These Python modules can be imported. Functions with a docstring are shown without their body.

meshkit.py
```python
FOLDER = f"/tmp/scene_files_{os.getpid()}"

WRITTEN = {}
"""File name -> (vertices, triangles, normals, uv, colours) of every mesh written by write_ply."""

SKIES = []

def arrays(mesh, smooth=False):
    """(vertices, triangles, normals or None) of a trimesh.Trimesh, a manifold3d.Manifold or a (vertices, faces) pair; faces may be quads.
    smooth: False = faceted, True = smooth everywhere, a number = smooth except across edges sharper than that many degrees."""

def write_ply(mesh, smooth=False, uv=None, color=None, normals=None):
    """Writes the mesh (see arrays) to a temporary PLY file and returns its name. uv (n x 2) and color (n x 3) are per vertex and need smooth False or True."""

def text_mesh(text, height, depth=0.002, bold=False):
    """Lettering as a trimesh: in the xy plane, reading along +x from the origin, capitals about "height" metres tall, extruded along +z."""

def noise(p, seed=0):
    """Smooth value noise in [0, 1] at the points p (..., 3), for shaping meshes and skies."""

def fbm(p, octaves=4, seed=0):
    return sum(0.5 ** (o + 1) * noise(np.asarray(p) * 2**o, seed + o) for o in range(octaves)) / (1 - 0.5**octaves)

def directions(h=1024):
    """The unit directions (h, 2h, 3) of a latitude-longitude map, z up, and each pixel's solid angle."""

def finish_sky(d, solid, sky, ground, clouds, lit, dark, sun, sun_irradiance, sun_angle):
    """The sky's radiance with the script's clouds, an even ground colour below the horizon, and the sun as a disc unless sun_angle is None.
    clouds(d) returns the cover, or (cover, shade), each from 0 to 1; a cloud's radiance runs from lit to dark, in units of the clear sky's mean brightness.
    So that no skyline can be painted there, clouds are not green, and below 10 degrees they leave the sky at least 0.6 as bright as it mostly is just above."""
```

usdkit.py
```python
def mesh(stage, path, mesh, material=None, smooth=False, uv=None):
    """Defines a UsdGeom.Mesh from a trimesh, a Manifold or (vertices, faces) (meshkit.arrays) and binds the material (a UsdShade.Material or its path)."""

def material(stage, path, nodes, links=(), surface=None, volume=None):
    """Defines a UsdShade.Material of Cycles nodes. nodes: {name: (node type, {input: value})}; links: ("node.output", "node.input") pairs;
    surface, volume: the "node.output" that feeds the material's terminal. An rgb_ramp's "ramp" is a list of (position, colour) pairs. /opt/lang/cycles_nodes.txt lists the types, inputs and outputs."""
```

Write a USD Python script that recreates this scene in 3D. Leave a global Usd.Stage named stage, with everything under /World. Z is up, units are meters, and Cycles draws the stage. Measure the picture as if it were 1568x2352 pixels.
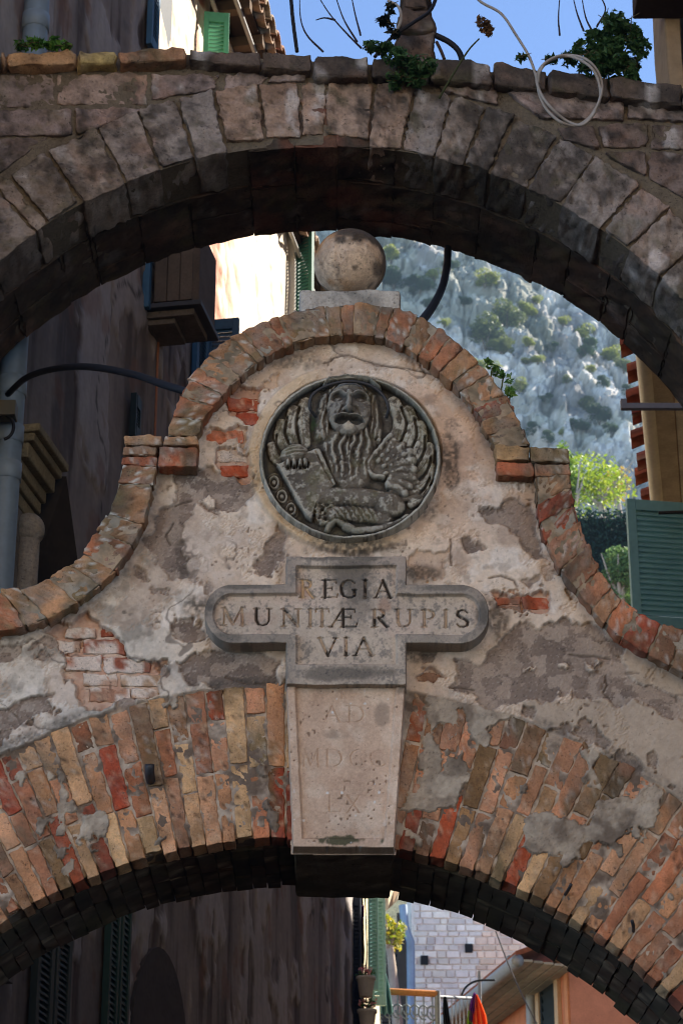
import math, random
import numpy as np
import trimesh, usdkit, meshkit
from pxr import Usd, UsdGeom, UsdLux, UsdShade, Gf, Sdf, Vt

stage = Usd.Stage.CreateInMemory()
UsdGeom.SetStageUpAxis(stage, UsdGeom.Tokens.z)
UsdGeom.SetStageMetersPerUnit(stage, 1.0)
UsdGeom.Xform.Define(stage, '/World')
UsdGeom.Scope.Define(stage, '/World/Looks')
T = Sdf.ValueTypeNames

# ------------------------------------------------------------------ camera, sky, sun, exposure
EYE = np.array([0.0, 0.0, 1.6])
PITCH = math.radians(23.5)
FPX, W0, H0 = 5200.0, 1568.0, 2352.0            # focal length in units of a 1568 wide picture
cam = UsdGeom.Camera.Define(stage, '/World/camera')
cam.AddTranslateOp().Set(Gf.Vec3d(*EYE))
cam.AddRotateXOp().Set(90 + math.degrees(PITCH))
cam.CreateHorizontalApertureAttr(15.6)
cam.CreateVerticalApertureAttr(23.4)
cam.CreateFocalLengthAttr(15.6 * FPX / W0)
cam.CreateFStopAttr(6.3)
cam.CreateFocusDistanceAttr(8.6)
cam.CreateExposureAttr(1.82)

SUN_AZ, SUN_EL = math.radians(28), math.radians(42)          # azimuth from +x (right) towards +y (ahead)
SUN = np.array([math.cos(SUN_AZ) * math.cos(SUN_EL), math.sin(SUN_AZ) * math.cos(SUN_EL), math.sin(SUN_EL)])
sky = UsdLux.DomeLight.Define(stage, '/World/sky')
sky.GetPrim().SetCustomDataByKey('kind', 'structure')
skymat = usdkit.material(stage, '/World/Looks/sky_air', {
    's': ('sky_texture', {'sky_type': 'single_scattering', 'sun_disc': False, 'sun_elevation': SUN_EL,
                          'sun_rotation': math.atan2(SUN[0], SUN[1]), 'air_density': 0.5, 'aerosol_density': 0.0, 'ozone_density': 3.0}),
    'b': ('background_shader', {'strength': 0.1})}, [('s.color', 'b.color')], surface='b.background')
UsdShade.MaterialBindingAPI.Apply(sky.GetPrim()).Bind(skymat)
sun = UsdLux.DistantLight.Define(stage, '/World/sun')
sun.CreateIntensityAttr(1.2)
sun.CreateAngleAttr(0.53)
sun.CreateNormalizeAttr(True)
sun.CreateColorAttr(Gf.Vec3f(1.0, 0.93, 0.82))
q = Gf.Rotation(Gf.Vec3d(0, 0, 1), Gf.Vec3d(*SUN)).GetQuat()
sun.AddOrientOp().Set(Gf.Quatf(q))

# ------------------------------------------------------------------ helpers
_r = math.cos(PITCH), math.sin(PITCH)


def U(x, y, Y):
    """the point on the frontal plane Y that the photograph shows at (x, y)"""
    x, y = np.asarray(x, float), np.asarray(y, float)
    u, v = (x - W0 / 2) / FPX, (H0 / 2 - y) / FPX
    dy, dz = _r[0] - v * _r[1], _r[1] + v * _r[0]
    t = Y / dy
    return np.stack([u * t, np.broadcast_to(np.asarray(Y, float), t.shape), EYE[2] + dz * t], -1)


def proj(P):
    P = np.asarray(P, float) - EYE
    z = P[..., 1] * _r[0] + P[..., 2] * _r[1]
    up = -P[..., 1] * _r[1] + P[..., 2] * _r[0]
    return W0 / 2 + FPX * P[..., 0] / z, H0 / 2 - FPX * up / z


def lin(c):
    c = np.asarray(c, float) / 255.0
    return np.where(c <= 0.04045, c / 12.92, ((c + 0.055) / 1.055) ** 2.4)


_taken = {}


def path_for(name, parent):
    base = (parent or '/World') + '/' + name
    n = _taken.get(base, 0)
    _taken[base] = n + 1
    return base if n == 0 else f'{base}_{n:03d}'


def tag(p, label=None, cat=None, group=None, kind=None):
    p = p.GetPrim() if hasattr(p, 'GetPrim') else p
    for k, v in (('label', label), ('category', cat), ('group', group), ('kind', kind)):
        if v:
            p.SetCustomDataByKey(k, v)
    return p


def thing(name, label, cat, loc=(0, 0, 0), group=None, parent=None):
    x = UsdGeom.Xform.Define(stage, path_for(name, parent))
    x.AddTranslateOp().Set(Gf.Vec3d(*map(float, loc)))
    tag(x, label, cat, group)
    _org[str(x.GetPath())] = np.array(loc, float)
    return str(x.GetPath())


_org = {}


def obj(name, v, f, mat, parent=None, col=None, smooth=True, label=None):
    """one Mesh prim; v in world metres"""
    v, f = np.asarray(v, float), np.asarray(f, int)
    if f.shape[1] == 4:
        f = np.vstack([f[:, [0, 1, 2]], f[:, [0, 2, 3]]])
    if col is not None:
        col = np.broadcast_to(np.asarray(col, float), v.shape)
    n = None
    if smooth is True:
        n = np.zeros_like(v)
        fc = np.cross(v[f[:, 1]] - v[f[:, 0]], v[f[:, 2]] - v[f[:, 0]])
        for k in range(3):
            np.add.at(n, f[:, k], fc)
        l = np.linalg.norm(n, axis=1, keepdims=True)
        n = np.where(l > 1e-20, n / np.maximum(l, 1e-20), [0, 0, 1.0])
    p = path_for(name, parent)
    if parent:
        _org[p] = _org.get(parent, np.zeros(3)) * 1.0
        v = v - _org[parent]
    m = UsdGeom.Mesh.Define(stage, p)
    m.CreatePointsAttr(Vt.Vec3fArray.FromNumpy(v.astype(np.float32)))
    m.CreateFaceVertexCountsAttr(Vt.IntArray.FromNumpy(np.full(len(f), 3, np.int32)))
    m.CreateFaceVertexIndicesAttr(Vt.IntArray.FromNumpy(f.astype(np.int32).ravel()))
    m.CreateSubdivisionSchemeAttr('none')
    if n is not None:
        m.CreateNormalsAttr(Vt.Vec3fArray.FromNumpy(n.astype(np.float32)))
        m.SetNormalsInterpolation('vertex')
    if col is not None:
        UsdGeom.PrimvarsAPI(m).CreatePrimvar('col', T.Color3fArray, 'vertex').Set(Vt.Vec3fArray.FromNumpy(np.clip(col, 0.0, 0.95).astype(np.float32)))
    UsdShade.MaterialBindingAPI.Apply(m.GetPrim()).Bind(mat)
    if label:
        m.GetPrim().SetCustomDataByKey('label', label)
    return p


def material(name, rough=0.85, grain=60.0, var=0.25, bump=0.4, dist=0.006, bump_scale=None, detail=6, spec=0.25, plain=None, metallic=0.0, trans=None, coarse=6.0, pits=None):
    """a matt surface whose colour comes from the mesh's col attribute (or plain), with grain and fine relief"""
    n = {'g': ('geometry', {}), 'n1': ('noise_texture', {'scale': grain, 'detail': detail, 'roughness': 0.65}),
         'n0': ('noise_texture', {'scale': coarse, 'detail': 5, 'roughness': 0.6}),
         'add': ('math', {'math_type': 'add'}),
         'r': ('map_range', {'from_min': 0.65, 'from_max': 1.35, 'to_min': 1 - var, 'to_max': 1 + var, 'clamp': True}),
         'mul': ('vector_math', {'math_type': 'scale'}),
         'n2': ('noise_texture', {'scale': bump_scale or grain * 1.6, 'detail': detail, 'roughness': 0.7}),
         'bu': ('bump', {'strength': bump, 'distance': dist}),
         'p': ('principled_bsdf', {'roughness': rough, 'specular_ior_level': spec, 'metallic': metallic})}
    l = [('g.position', 'n1.vector'), ('g.position', 'n0.vector'), ('g.position', 'n2.vector'), ('n1.fac', 'add.value1'), ('n0.fac', 'add.value2'), ('add.value', 'r.value'),
         ('r.result', 'mul.scale'), ('mul.vector', 'p.base_color'), ('n2.fac', 'bu.height'), ('bu.normal', 'p.normal')]
    if plain is None:
        n['a'] = ('attribute', {'attribute': 'col'})
        l.append(('a.color', 'mul.vector1'))
    else:
        n['mul'][1]['vector1'] = tuple(plain)
    if pits:                                     # small holes and grit in the surface: scale, threshold, how dark
        n['n3'] = ('noise_texture', {'scale': pits[0], 'detail': 3, 'roughness': 0.6})
        n['r3'] = ('map_range', {'from_min': pits[1], 'from_max': pits[1] + .07, 'to_min': 1.0, 'to_max': pits[2], 'clamp': True})
        n['n4'] = ('noise_texture', {'scale': pits[0] * .13, 'detail': 2})
        n['r4'] = ('map_range', {'from_min': .42, 'from_max': .58, 'to_min': 0.0, 'to_max': 1.0, 'clamp': True})
        n['one'] = ('mix_float', {'a': 1.0})
        n['m3'] = ('math', {'math_type': 'multiply'})
        n['b2'] = ('bump', {'strength': .6, 'distance': dist * .7})
        l += [('g.position', 'n3.vector'), ('g.position', 'n4.vector'), ('n3.fac', 'r3.value'), ('n4.fac', 'r4.value'), ('r4.result', 'one.fac'), ('r3.result', 'one.b'), ('r.result', 'm3.value1'), ('one.result', 'm3.value2'), ('r3.result', 'b2.height'), ('bu.normal', 'b2.normal')]
        l = [x for x in l if x not in (('r.result', 'mul.scale'), ('bu.normal', 'p.normal'))] + [('m3.value', 'mul.scale'), ('b2.normal', 'p.normal')]
    surf = 'p.BSDF'
    if trans:
        n['t'] = ('translucent_bsdf', {})
        n['mx'] = ('mix_closure', {'fac': trans})
        l += [('mul.vector', 't.color'), ('p.BSDF', 'mx.closure1'), ('t.BSDF', 'mx.closure2')]
        surf = 'mx.closure'
    return usdkit.material(stage, '/World/Looks/' + name, n, l, surface=surf)


MATS = {
    'brick': material('brick_clay', 0.9, 110, 0.36, 0.7, 0.006, 140, pits=(150, .60, .35)),
    'plaster': material('old_plaster', 0.92, 70, 0.20, 0.5, 0.004, 150, pits=(120, .62, .6)),
    'stone': material('carved_stone', 0.88, 110, 0.24, 0.45, 0.003, 190, pits=(150, .63, .55)),
    'rough': material('rough_stone', 0.92, 60, 0.4, 0.8, 0.010, 75, pits=(85, .60, .4)),
    'wall': material('stained_wall', 0.93, 14, 0.22, 0.5, 0.012, 30, coarse=1.6),
    'paint': material('painted_wood', 0.6, 40, 0.12, 0.15, 0.002, 60),
    'metal': material('dull_metal', 0.55, 30, 0.15, 0.1, 0.001, 40, spec=0.5),
    'rubber': material('cable_rubber', 0.55, 80, 0.1, 0.05, 0.001),
    'leaf': material('leaf', 0.55, 20, 0.3, 0.0, 0.001, trans=0.3, spec=0.35),
    'bark': material('bark', 0.95, 60, 0.3, 0.5, 0.006),
    'cloth': material('cloth', 0.9, 60, 0.1, 0.1, 0.001, trans=0.25),
    'tile': material('clay_tile', 0.9, 25, 0.3, 0.4, 0.006),
    'rock': material('cliff_rock', 0.95, 0.55, 0.35, 0.8, 0.5, 0.9, coarse=0.08, detail=8),
}


def vnoise(p, seed=0):
    """smooth value noise in 0..1"""
    p = np.asarray(p, float)
    i = np.floor(p).astype(np.int64)
    t = p - i
    t = t * t * t * (t * (t * 6 - 15) + 10)
    M = np.uint32

    def hsh(a, b, c):
        h = (a.astype(np.uint32) * M(0x8da6b343)) ^ (b.astype(np.uint32) * M(0xd8163841)) ^ (c.astype(np.uint32) * M(0xcb1ab31f)) ^ M((seed * 0x9E3779B9) & 0xFFFFFFFF)
        h ^= h >> M(16)
        h *= M(0x7feb352d)
        h ^= h >> M(15)
        h *= M(0x846ca68b)
        return (h ^ (h >> M(16))).astype(np.float64) / 4294967295.0
    out = 0.0
    for a, b, c in np.ndindex(2, 2, 2):
        w = (t[..., 0] if a else 1 - t[..., 0]) * (t[..., 1] if b else 1 - t[..., 1]) * (t[..., 2] if c else 1 - t[..., 2])
        out = out + w * hsh(i[..., 0] + a, i[..., 1] + b, i[..., 2] + c)
    return out


_ROT = np.array([[.36, .48, -.8], [-.8, .6, 0], [.48, .64, .6]])


def fbm01(p, o=4, seed=0):
    p, s_, w = np.asarray(p, float), 0.0, 0.0
    for k in range(o):
        s_ = s_ + .5 ** k * vnoise(p, seed * 7 + k)
        w += .5 ** k
        p = (p @ _ROT) * 2.03 + 17.1
    return s_ / w


def fbm(P, s, o=4, seed=0):
    return fbm01(np.asarray(P) * s, o, seed) - 0.5


def sm(a, b, x):
    t = np.clip((x - a) / (b - a), 0, 1)
    return t * t * (3 - 2 * t)


def mixc(a, b, t):
    return a + (np.asarray(b) - a) * np.asarray(t)[..., None]


def box_grid(nx, ny, nz):
    """surface of a unit box as a grid: parameters (n,3) in 0..1 taken from the lists, and quads"""
    ax = [np.asarray(a, float) for a in (nx, ny, nz)]
    idx, par, quads = {}, [], []

    def vid(i, j, k):
        key = (i, j, k)
        if key not in idx:
            idx[key] = len(par)
            par.append((ax[0][i], ax[1][j], ax[2][k]))
        return idx[key]
    n = [len(a) - 1 for a in ax]
    for i in range(n[0]):
        for j in range(n[1]):
            quads.append([vid(i, j, 0), vid(i, j + 1, 0), vid(i + 1, j + 1, 0), vid(i + 1, j, 0)])
            quads.append([vid(i, j, n[2]), vid(i + 1, j, n[2]), vid(i + 1, j + 1, n[2]), vid(i, j + 1, n[2])])
    for i in range(n[0]):
        for k in range(n[2]):
            quads.append([vid(i, 0, k), vid(i + 1, 0, k), vid(i + 1, 0, k + 1), vid(i, 0, k + 1)])
            quads.append([vid(i, n[1], k), vid(i, n[1], k + 1), vid(i + 1, n[1], k + 1), vid(i + 1, n[1], k)])
    for j in range(n[1]):
        for k in range(n[2]):
            quads.append([vid(0, j, k), vid(0, j, k + 1), vid(0, j + 1, k + 1), vid(0, j + 1, k)])
            quads.append([vid(n[0], j, k), vid(n[0], j + 1, k), vid(n[0], j + 1, k + 1), vid(n[0], j, k + 1)])
    return np.array(par), np.array(quads)


_bg = {}


def cuts(L, r, step):
    r = min(r, L * 0.3)
    m = max(1, int(round((L - 2 * r) / step)))
    return [0, r / L * 0.35, *np.linspace(r / L, 1 - r / L, m + 1), 1 - r / L * 0.35, 1]


def hexa(front, back, r=0.006, step=0.03, amp=0.003, freq=18.0, seed=0):
    """A worn block. front, back: four corners each (a, b, c, d round the face; b from a is width, d from a is height)"""
    c = np.array([front, back], float)
    a = c[0]
    L = [np.linalg.norm(a[1] - a[0]) * .5 + np.linalg.norm(a[2] - a[3]) * .5, np.linalg.norm(a[3] - a[0]) * .5 + np.linalg.norm(a[2] - a[1]) * .5, np.linalg.norm(c[1, 0] - c[0, 0])]
    rr = [min(r, x * 0.3) for x in L]
    st = step if np.ndim(step) else (step,) * 3
    axs = [cuts(x, r, s1) for x, s1 in zip(L, st)]
    key = tuple(len(x) for x in axs)
    if key not in _bg:
        p, qd = box_grid(*[np.arange(len(x)) for x in axs])
        _bg[key] = p.astype(int), qd
    pi, qd = _bg[key]
    par = np.stack([np.asarray(axs[k])[pi[:, k]] for k in range(3)], 1)
    m = par * L
    inner = np.clip(m, rr, np.array(L) - rr)
    dlt = m - inner
    ln = np.linalg.norm(dlt / np.array(rr), axis=1, keepdims=True)
    m = np.where(ln > 1, inner + dlt / np.maximum(ln, 1e-9), m)
    nrm = np.where(np.abs(dlt) > 1e-9, dlt, 0)
    nl = np.linalg.norm(nrm, axis=1, keepdims=True)
    nrm = nrm / np.maximum(nl, 1e-9)
    u, v, w = (m / L).T[..., None]
    bl = lambda q: (1 - u) * (1 - v) * q[0] + u * (1 - v) * q[1] + u * v * q[2] + (1 - u) * v * q[3]
    P = (1 - w) * bl(c[0]) + w * bl(c[1])
    ex, ez, ey = a[1] - a[0], a[3] - a[0], c[1, 0] - c[0, 0]
    e = [x / np.linalg.norm(x) for x in (ex, ez, ey)]
    N = nrm[:, :1] * e[0] + nrm[:, 1:2] * e[1] + nrm[:, 2:] * e[2]
    if amp:
        e_ = np.clip(ln[:, 0] - .5, 0, 1)
        P = P + N * ((fbm(P + seed * 1.37, freq, 3, seed) * 2 * amp + fbm(P, freq * 3.3, 2, 5) * 1.6 * amp) * (1 + 1.3 * e_) - (.5 + 3.0 * np.clip(fbm(P + seed, 30, 2, 8), 0, 1)) * amp * e_)[:, None]
    if np.dot(np.cross(ex, ez), ey) < 0:
        qd = qd[:, ::-1]
    return P, qd


def box(lo, hi, r=0.004, step=0.3, amp=0.0, seed=0):
    x0, y0, z0 = lo
    x1, y1, z1 = hi
    return hexa([(x0, y0, z0), (x1, y0, z0), (x1, y0, z1), (x0, y0, z1)], [(x0, y1, z0), (x1, y1, z0), (x1, y1, z1), (x0, y1, z1)], r, step, amp, seed=seed)


def join(parts):
    vs, fs, n = [], [], 0
    for v, f in parts:
        f = np.asarray(f)
        if f.shape[1] == 4:
            f = np.vstack([f[:, [0, 1, 2]], f[:, [0, 2, 3]]])
        vs.append(np.asarray(v, float))
        fs.append(f + n)
        n += len(v)
    return np.vstack(vs), np.vstack(fs)


def spline(pts, n=8):
    p = np.asarray(pts, float)
    q = np.vstack([2 * p[0] - p[1], p, 2 * p[-1] - p[-2]])
    out = []
    for i in range(1, len(q) - 2):
        t = np.linspace(0, 1, n, endpoint=False)[:, None]
        a, b, c, d = q[i - 1], q[i], q[i + 1], q[i + 2]
        out.append(0.5 * (2 * b + (c - a) * t + (2 * a - 5 * b + 4 * c - d) * t ** 2 + (3 * b - a - 3 * c + d) * t ** 3))
    return np.vstack(out + [p[-1:]])


def tube(pts, rad, sides=8, n=6, smooth=True):
    p = spline(pts, n) if smooth and len(pts) > 2 else np.asarray(pts, float)
    rr = np.interp(np.linspace(0, 1, len(p)), np.linspace(0, 1, np.size(rad)), np.atleast_1d(rad)) if np.size(rad) > 1 else np.full(len(p), float(rad))
    t = np.gradient(p, axis=0)
    t /= np.linalg.norm(t, axis=1, keepdims=True) + 1e-12
    a = np.cross(t[0], [0, 0, 1.0] if abs(t[0][2]) < 0.9 else [1.0, 0, 0])
    A = []
    for k in range(len(p)):
        a = a - t[k] * np.dot(a, t[k])
        a /= np.linalg.norm(a) + 1e-12
        A.append(a)
    A = np.array(A)
    B = np.cross(t, A)
    an = np.arange(sides) * 2 * np.pi / sides
    v = p[:, None] + rr[:, None, None] * (np.cos(an)[None, :, None] * A[:, None] + np.sin(an)[None, :, None] * B[:, None])
    i, j = np.meshgrid(np.arange(len(p) - 1), np.arange(sides), indexing='ij')
    qd = np.stack([i * sides + j, i * sides + (j + 1) % sides, (i + 1) * sides + (j + 1) % sides, (i + 1) * sides + j], -1).reshape(-1, 4)
    v = v.reshape(-1, 3)
    f = np.vstack([qd[:, [0, 1, 2]], qd[:, [0, 2, 3]]])
    c0, c1 = len(v), len(v) + 1
    v = np.vstack([v, p[0], p[-1]])
    k = np.arange(sides)
    f = np.vstack([f, np.stack([np.full(sides, c0), (k + 1) % sides, k], 1), np.stack([np.full(sides, c1), (len(p) - 1) * sides + k, (len(p) - 1) * sides + (k + 1) % sides], 1)])
    return v, f


def sheet(P, keep=None):
    """grid of points (n, m, 3) as a surface; keep (n-1, m-1) picks its cells"""
    n, m = P.shape[:2]
    i, j = np.meshgrid(np.arange(n - 1), np.arange(m - 1), indexing='ij')
    qd = np.stack([i * m + j, (i + 1) * m + j, (i + 1) * m + j + 1, i * m + j + 1], -1)
    qd = qd[keep] if keep is not None else qd.reshape(-1, 4)
    used = np.unique(qd)
    back = np.full(n * m, -1)
    back[used] = np.arange(len(used))
    return P.reshape(-1, 3)[used], back[qd], used


def inside(poly, x, y):
    """even-odd test of the points against a polygon"""
    poly = np.asarray(poly, float)
    r = np.zeros(np.shape(x), bool)
    x0, y0 = poly[-1]
    for x1, y1 in poly:
        if y0 != y1:
            r ^= ((y0 > y) != (y1 > y)) & (x < (x1 - x0) * (y - y0) / (y1 - y0) + x0)
        x0, y0 = x1, y1
    return r


def segd(x, y, pts, closed=False):
    """distance to a polyline"""
    pts = list(pts) + ([pts[0]] if closed else [])
    d = np.full(np.shape(x), 1e9)
    for (x0, y0), (x1, y1) in zip(pts[:-1], pts[1:]):
        dx, dy = x1 - x0, y1 - y0
        t = np.clip(((x - x0) * dx + (y - y0) * dy) / (dx * dx + dy * dy + 1e-12), 0, 1)
        d = np.minimum(d, np.hypot(x - x0 - t * dx, y - y0 - t * dy))
    return d


def psd(poly, x, y):
    """signed distance to a polygon, negative inside"""
    d = segd(x, y, poly, True)
    return np.where(inside(poly, x, y), -d, d)


def circle3(P):
    x, z = P[:, 0], P[:, 2]
    A = np.stack([2 * x, 2 * z, np.ones(len(x))], 1)
    s = np.linalg.lstsq(A, x * x + z * z, rcond=None)[0]
    return s[0], s[1], math.sqrt(s[2] + s[0] ** 2 + s[1] ** 2)


# ------------------------------------------------------------------ ground
rng = random.Random(7)
D1, D2 = 7.8, 9.7
gv, gf, _ = sheet(np.stack([*np.meshgrid(np.linspace(-400, 400, 41), np.linspace(-60, 900, 49), indexing='ij'), np.zeros((41, 49))], -1))
tag(stage.GetPrimAtPath(obj('ground', gv, gf, MATS['rough'], col=lin((70, 64, 58)), smooth=False)), 'worn grey paved ground of the narrow street', 'ground', kind='structure')

# ------------------------------------------------------------------ the gate
IN_C, IN_R = (-0.176, 1.909), 1.823           # intrados
EX_C, EX_R = (-0.141, 2.001), 2.308           # extrados
GATE = thing('stone_gate', 'plaster and brick gateway with lion medallion and stone ball on top', 'gate', (0, D1, 0))

cop_out = {'A': [(-330, 1385), (-200, 1378), (-60, 1364), (0, 1356), (80, 1338), (170, 1290), (220, 1225), (258, 1150), (272, 1085), (279, 1068)],
           'B': [(384, 1000), (392, 962), (427, 880), (502, 792), (600, 738), (690, 709), (803, 698), (920, 708), (1010, 750), (1100, 830), (1165, 910), (1203, 985), (1217, 1022)],
           'C': [(1309, 1062), (1318, 1150), (1347, 1250), (1402, 1340), (1464, 1402), (1568, 1447), (1700, 1482), (1900, 1520)]}
cop_in = {'A': [(-330, 1490), (-200, 1482), (-60, 1463), (0, 1452), (100, 1429), (200, 1371), (275, 1300), (335, 1195), (354, 1110), (362, 1068)],
          'B': [(456, 1000), (470, 960), (540, 880), (620, 815), (715, 779), (803, 770), (900, 785), (1000, 847), (1080, 930), (1122, 1005), (1134, 1026)],
          'C': [(1228, 1095), (1236, 1200), (1287, 1310), (1395, 1440), (1480, 1500), (1568, 1546), (1700, 1595), (1900, 1650)]}
CF = D1 - 0.075                                # front of the coping


def resample(pts, m):
    p = spline(pts, 12)
    s = np.r_[0, np.cumsum(np.linalg.norm(np.diff(p, axis=0), axis=1))]
    t = np.linspace(0, s[-1], m) if np.ndim(m) == 0 else np.asarray(m) * s[-1]
    return np.stack([np.interp(t, s, p[:, 0]), np.interp(t, s, p[:, 1])], 1)


# --- body: a solid slab behind the plaster
top = np.vstack([[(-640, 1400)], spline(cop_out['A'], 6), [(285, 1030), (285, 1006), (384, 1006)], spline(cop_out['B'], 6), [(1305, 1034)], spline(cop_out['C'], 6), [(2250, 1560)]])
topw = U(top[:, 0], top[:, 1] + 14, CF)[:, [0, 2]]
an = np.linspace(math.pi, 0, 61)
arch = np.stack([IN_C[0] + (IN_R + .014) * np.cos(an), IN_C[1] + (IN_R + .014) * np.sin(an)], 1)
from shapely.geometry import Polygon
body = Polygon(np.vstack([[(topw[0][0], 0)], topw, [(topw[-1][0], 0), (arch[-1][0], 0)], arch[::-1], [(arch[0][0], 0)]])).buffer(0)
bm = trimesh.creation.extrude_polygon(body, 0.62, engine='earcut')
bv = np.stack([bm.vertices[:, 0], D1 + 0.66 - bm.vertices[:, 2], bm.vertices[:, 1]], 1)
obj('wall_core', bv, bm.faces, MATS['rough'], GATE, lin((120, 106, 92)), smooth=False)

# --- face: layers of plaster, mortar and lime over brick, as one relief sheet
brown = [[(400, 1066), (470, 1074), (560, 1086), (590, 1110), (572, 1166), (525, 1171), (470, 1172), (440, 1161), (425, 1216), (435, 1261), (455, 1291), (445, 1336), (380, 1336), (350, 1281), (335, 1261), (360, 1186), (396, 1150)],
         [(572, 1301), (600, 1260), (635, 1222), (652, 1241), (655, 1291), (615, 1316), (575, 1311)],
         [(300, 1311), (330, 1301), (345, 1331), (320, 1341)],
         [(408, 1415), (468, 1410), (466, 1461), (425, 1476), (400, 1461)],
         [(465, 1491), (500, 1481), (650, 1514), (655, 1590), (500, 1593), (450, 1568), (410, 1531), (435, 1512)],
         [(-60, 1616), (30, 1612), (100, 1604), (130, 1598), (100, 1651), (0, 1690), (-60, 1700)],
         [(-60, 1470), (45, 1472), (20, 1510), (-60, 1525)],
         [(1116, 1171), (1168, 1151), (1228, 1180), (1236, 1231), (1252, 1256), (1250, 1291), (1213, 1271), (1183, 1241), (1143, 1221), (1123, 1196)],
         [(1062, 1256), (1078, 1243), (1100, 1242), (1115, 1258), (1104, 1274), (1075, 1276)],
         [(1184, 1334), (1200, 1324), (1228, 1324), (1238, 1336), (1222, 1350), (1196, 1350)],
         [(1100, 1520), (1153, 1456), (1233, 1436), (1303, 1414), (1383, 1431), (1403, 1471), (1423, 1526), (1433, 1551), (1483, 1556), (1568, 1621), (1650, 1660), (1650, 1690), (1568, 1668), (1458, 1616), (1398, 1611), (1283, 1606), (1198, 1622), (1133, 1621), (1053, 1598), (1030, 1586), (1048, 1511)]]
island = [[(445, 1147), (490, 1142), (496, 1156), (470, 1160)], [(1287, 1590), (1303, 1582), (1305, 1608), (1285, 1606)], [(1285, 1520), (1300, 1516), (1312, 1535), (1296, 1540)], [(1340, 1522), (1365, 1526), (1360, 1536), (1342, 1532)], [(1200, 1530), (1222, 1528), (1222, 1536), (1204, 1538)]]
tan = [[(1385, 1425), (1480, 1490), (1568, 1540), (1700, 1590), (1700, 1660), (1568, 1622), (1490, 1556), (1430, 1550), (1405, 1480)],
       [(1195, 1626), (1283, 1606), (1398, 1611), (1458, 1614), (1568, 1668), (1700, 1690), (1700, 1900), (1568, 1850), (1370, 1722), (1200, 1650)]]
bare = [[(90, 1451), (150, 1436), (215, 1400), (240, 1431), (275, 1471), (305, 1512), (390, 1528), (370, 1561), (360, 1591), (310, 1614), (200, 1626), (190, 1580), (150, 1540), (140, 1490)],
        [(505, 912), (530, 885), (612, 885), (606, 948), (600, 975), (560, 975), (520, 945)], [(470, 985), (562, 984), (566, 1018), (500, 1024), (472, 1008)],
        [(490, 1034), (570, 1030), (582, 1066), (578, 1098), (530, 1092), (492, 1066)],
        [(1133, 1370), (1200, 1366), (1266, 1372), (1262, 1408), (1200, 1413), (1150, 1402)], [(948, 1548), (1000, 1540), (1022, 1560), (1000, 1572), (952, 1566)]]
scar = [[(950, 1262), (1000, 1258), (1030, 1280), (1020, 1320), (950, 1330), (935, 1300)], [(600, 878), (640, 868), (660, 905), (625, 900)]]
MED_C, MED_A = (808.0, 1052.0), (208.0, 188.0)
lime = [[(913, 1862), (923, 1800), (1003, 1775), (1023, 1738), (1068, 1735), (1078, 1765), (1063, 1815), (1048, 1855), (1003, 1860), (988, 1872)],
        [(958, 1700), (985, 1695), (1010, 1740), (1000, 1790), (965, 1790)],
        [(1213, 1880), (1243, 1875), (1313, 1890), (1363, 1875), (1433, 1895), (1453, 1905), (1433, 1945), (1373, 1935), (1338, 1945), (1323, 1985), (1298, 1995), (1273, 1965), (1223, 1965), (1193, 1955), (1203, 1915)],
        [(1400, 1850), (1480, 1835), (1515, 1870), (1500, 1900), (1430, 1892)], [(1060, 1612), (1120, 1610), (1170, 1640), (1140, 1670), (1075, 1650)]]
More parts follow.
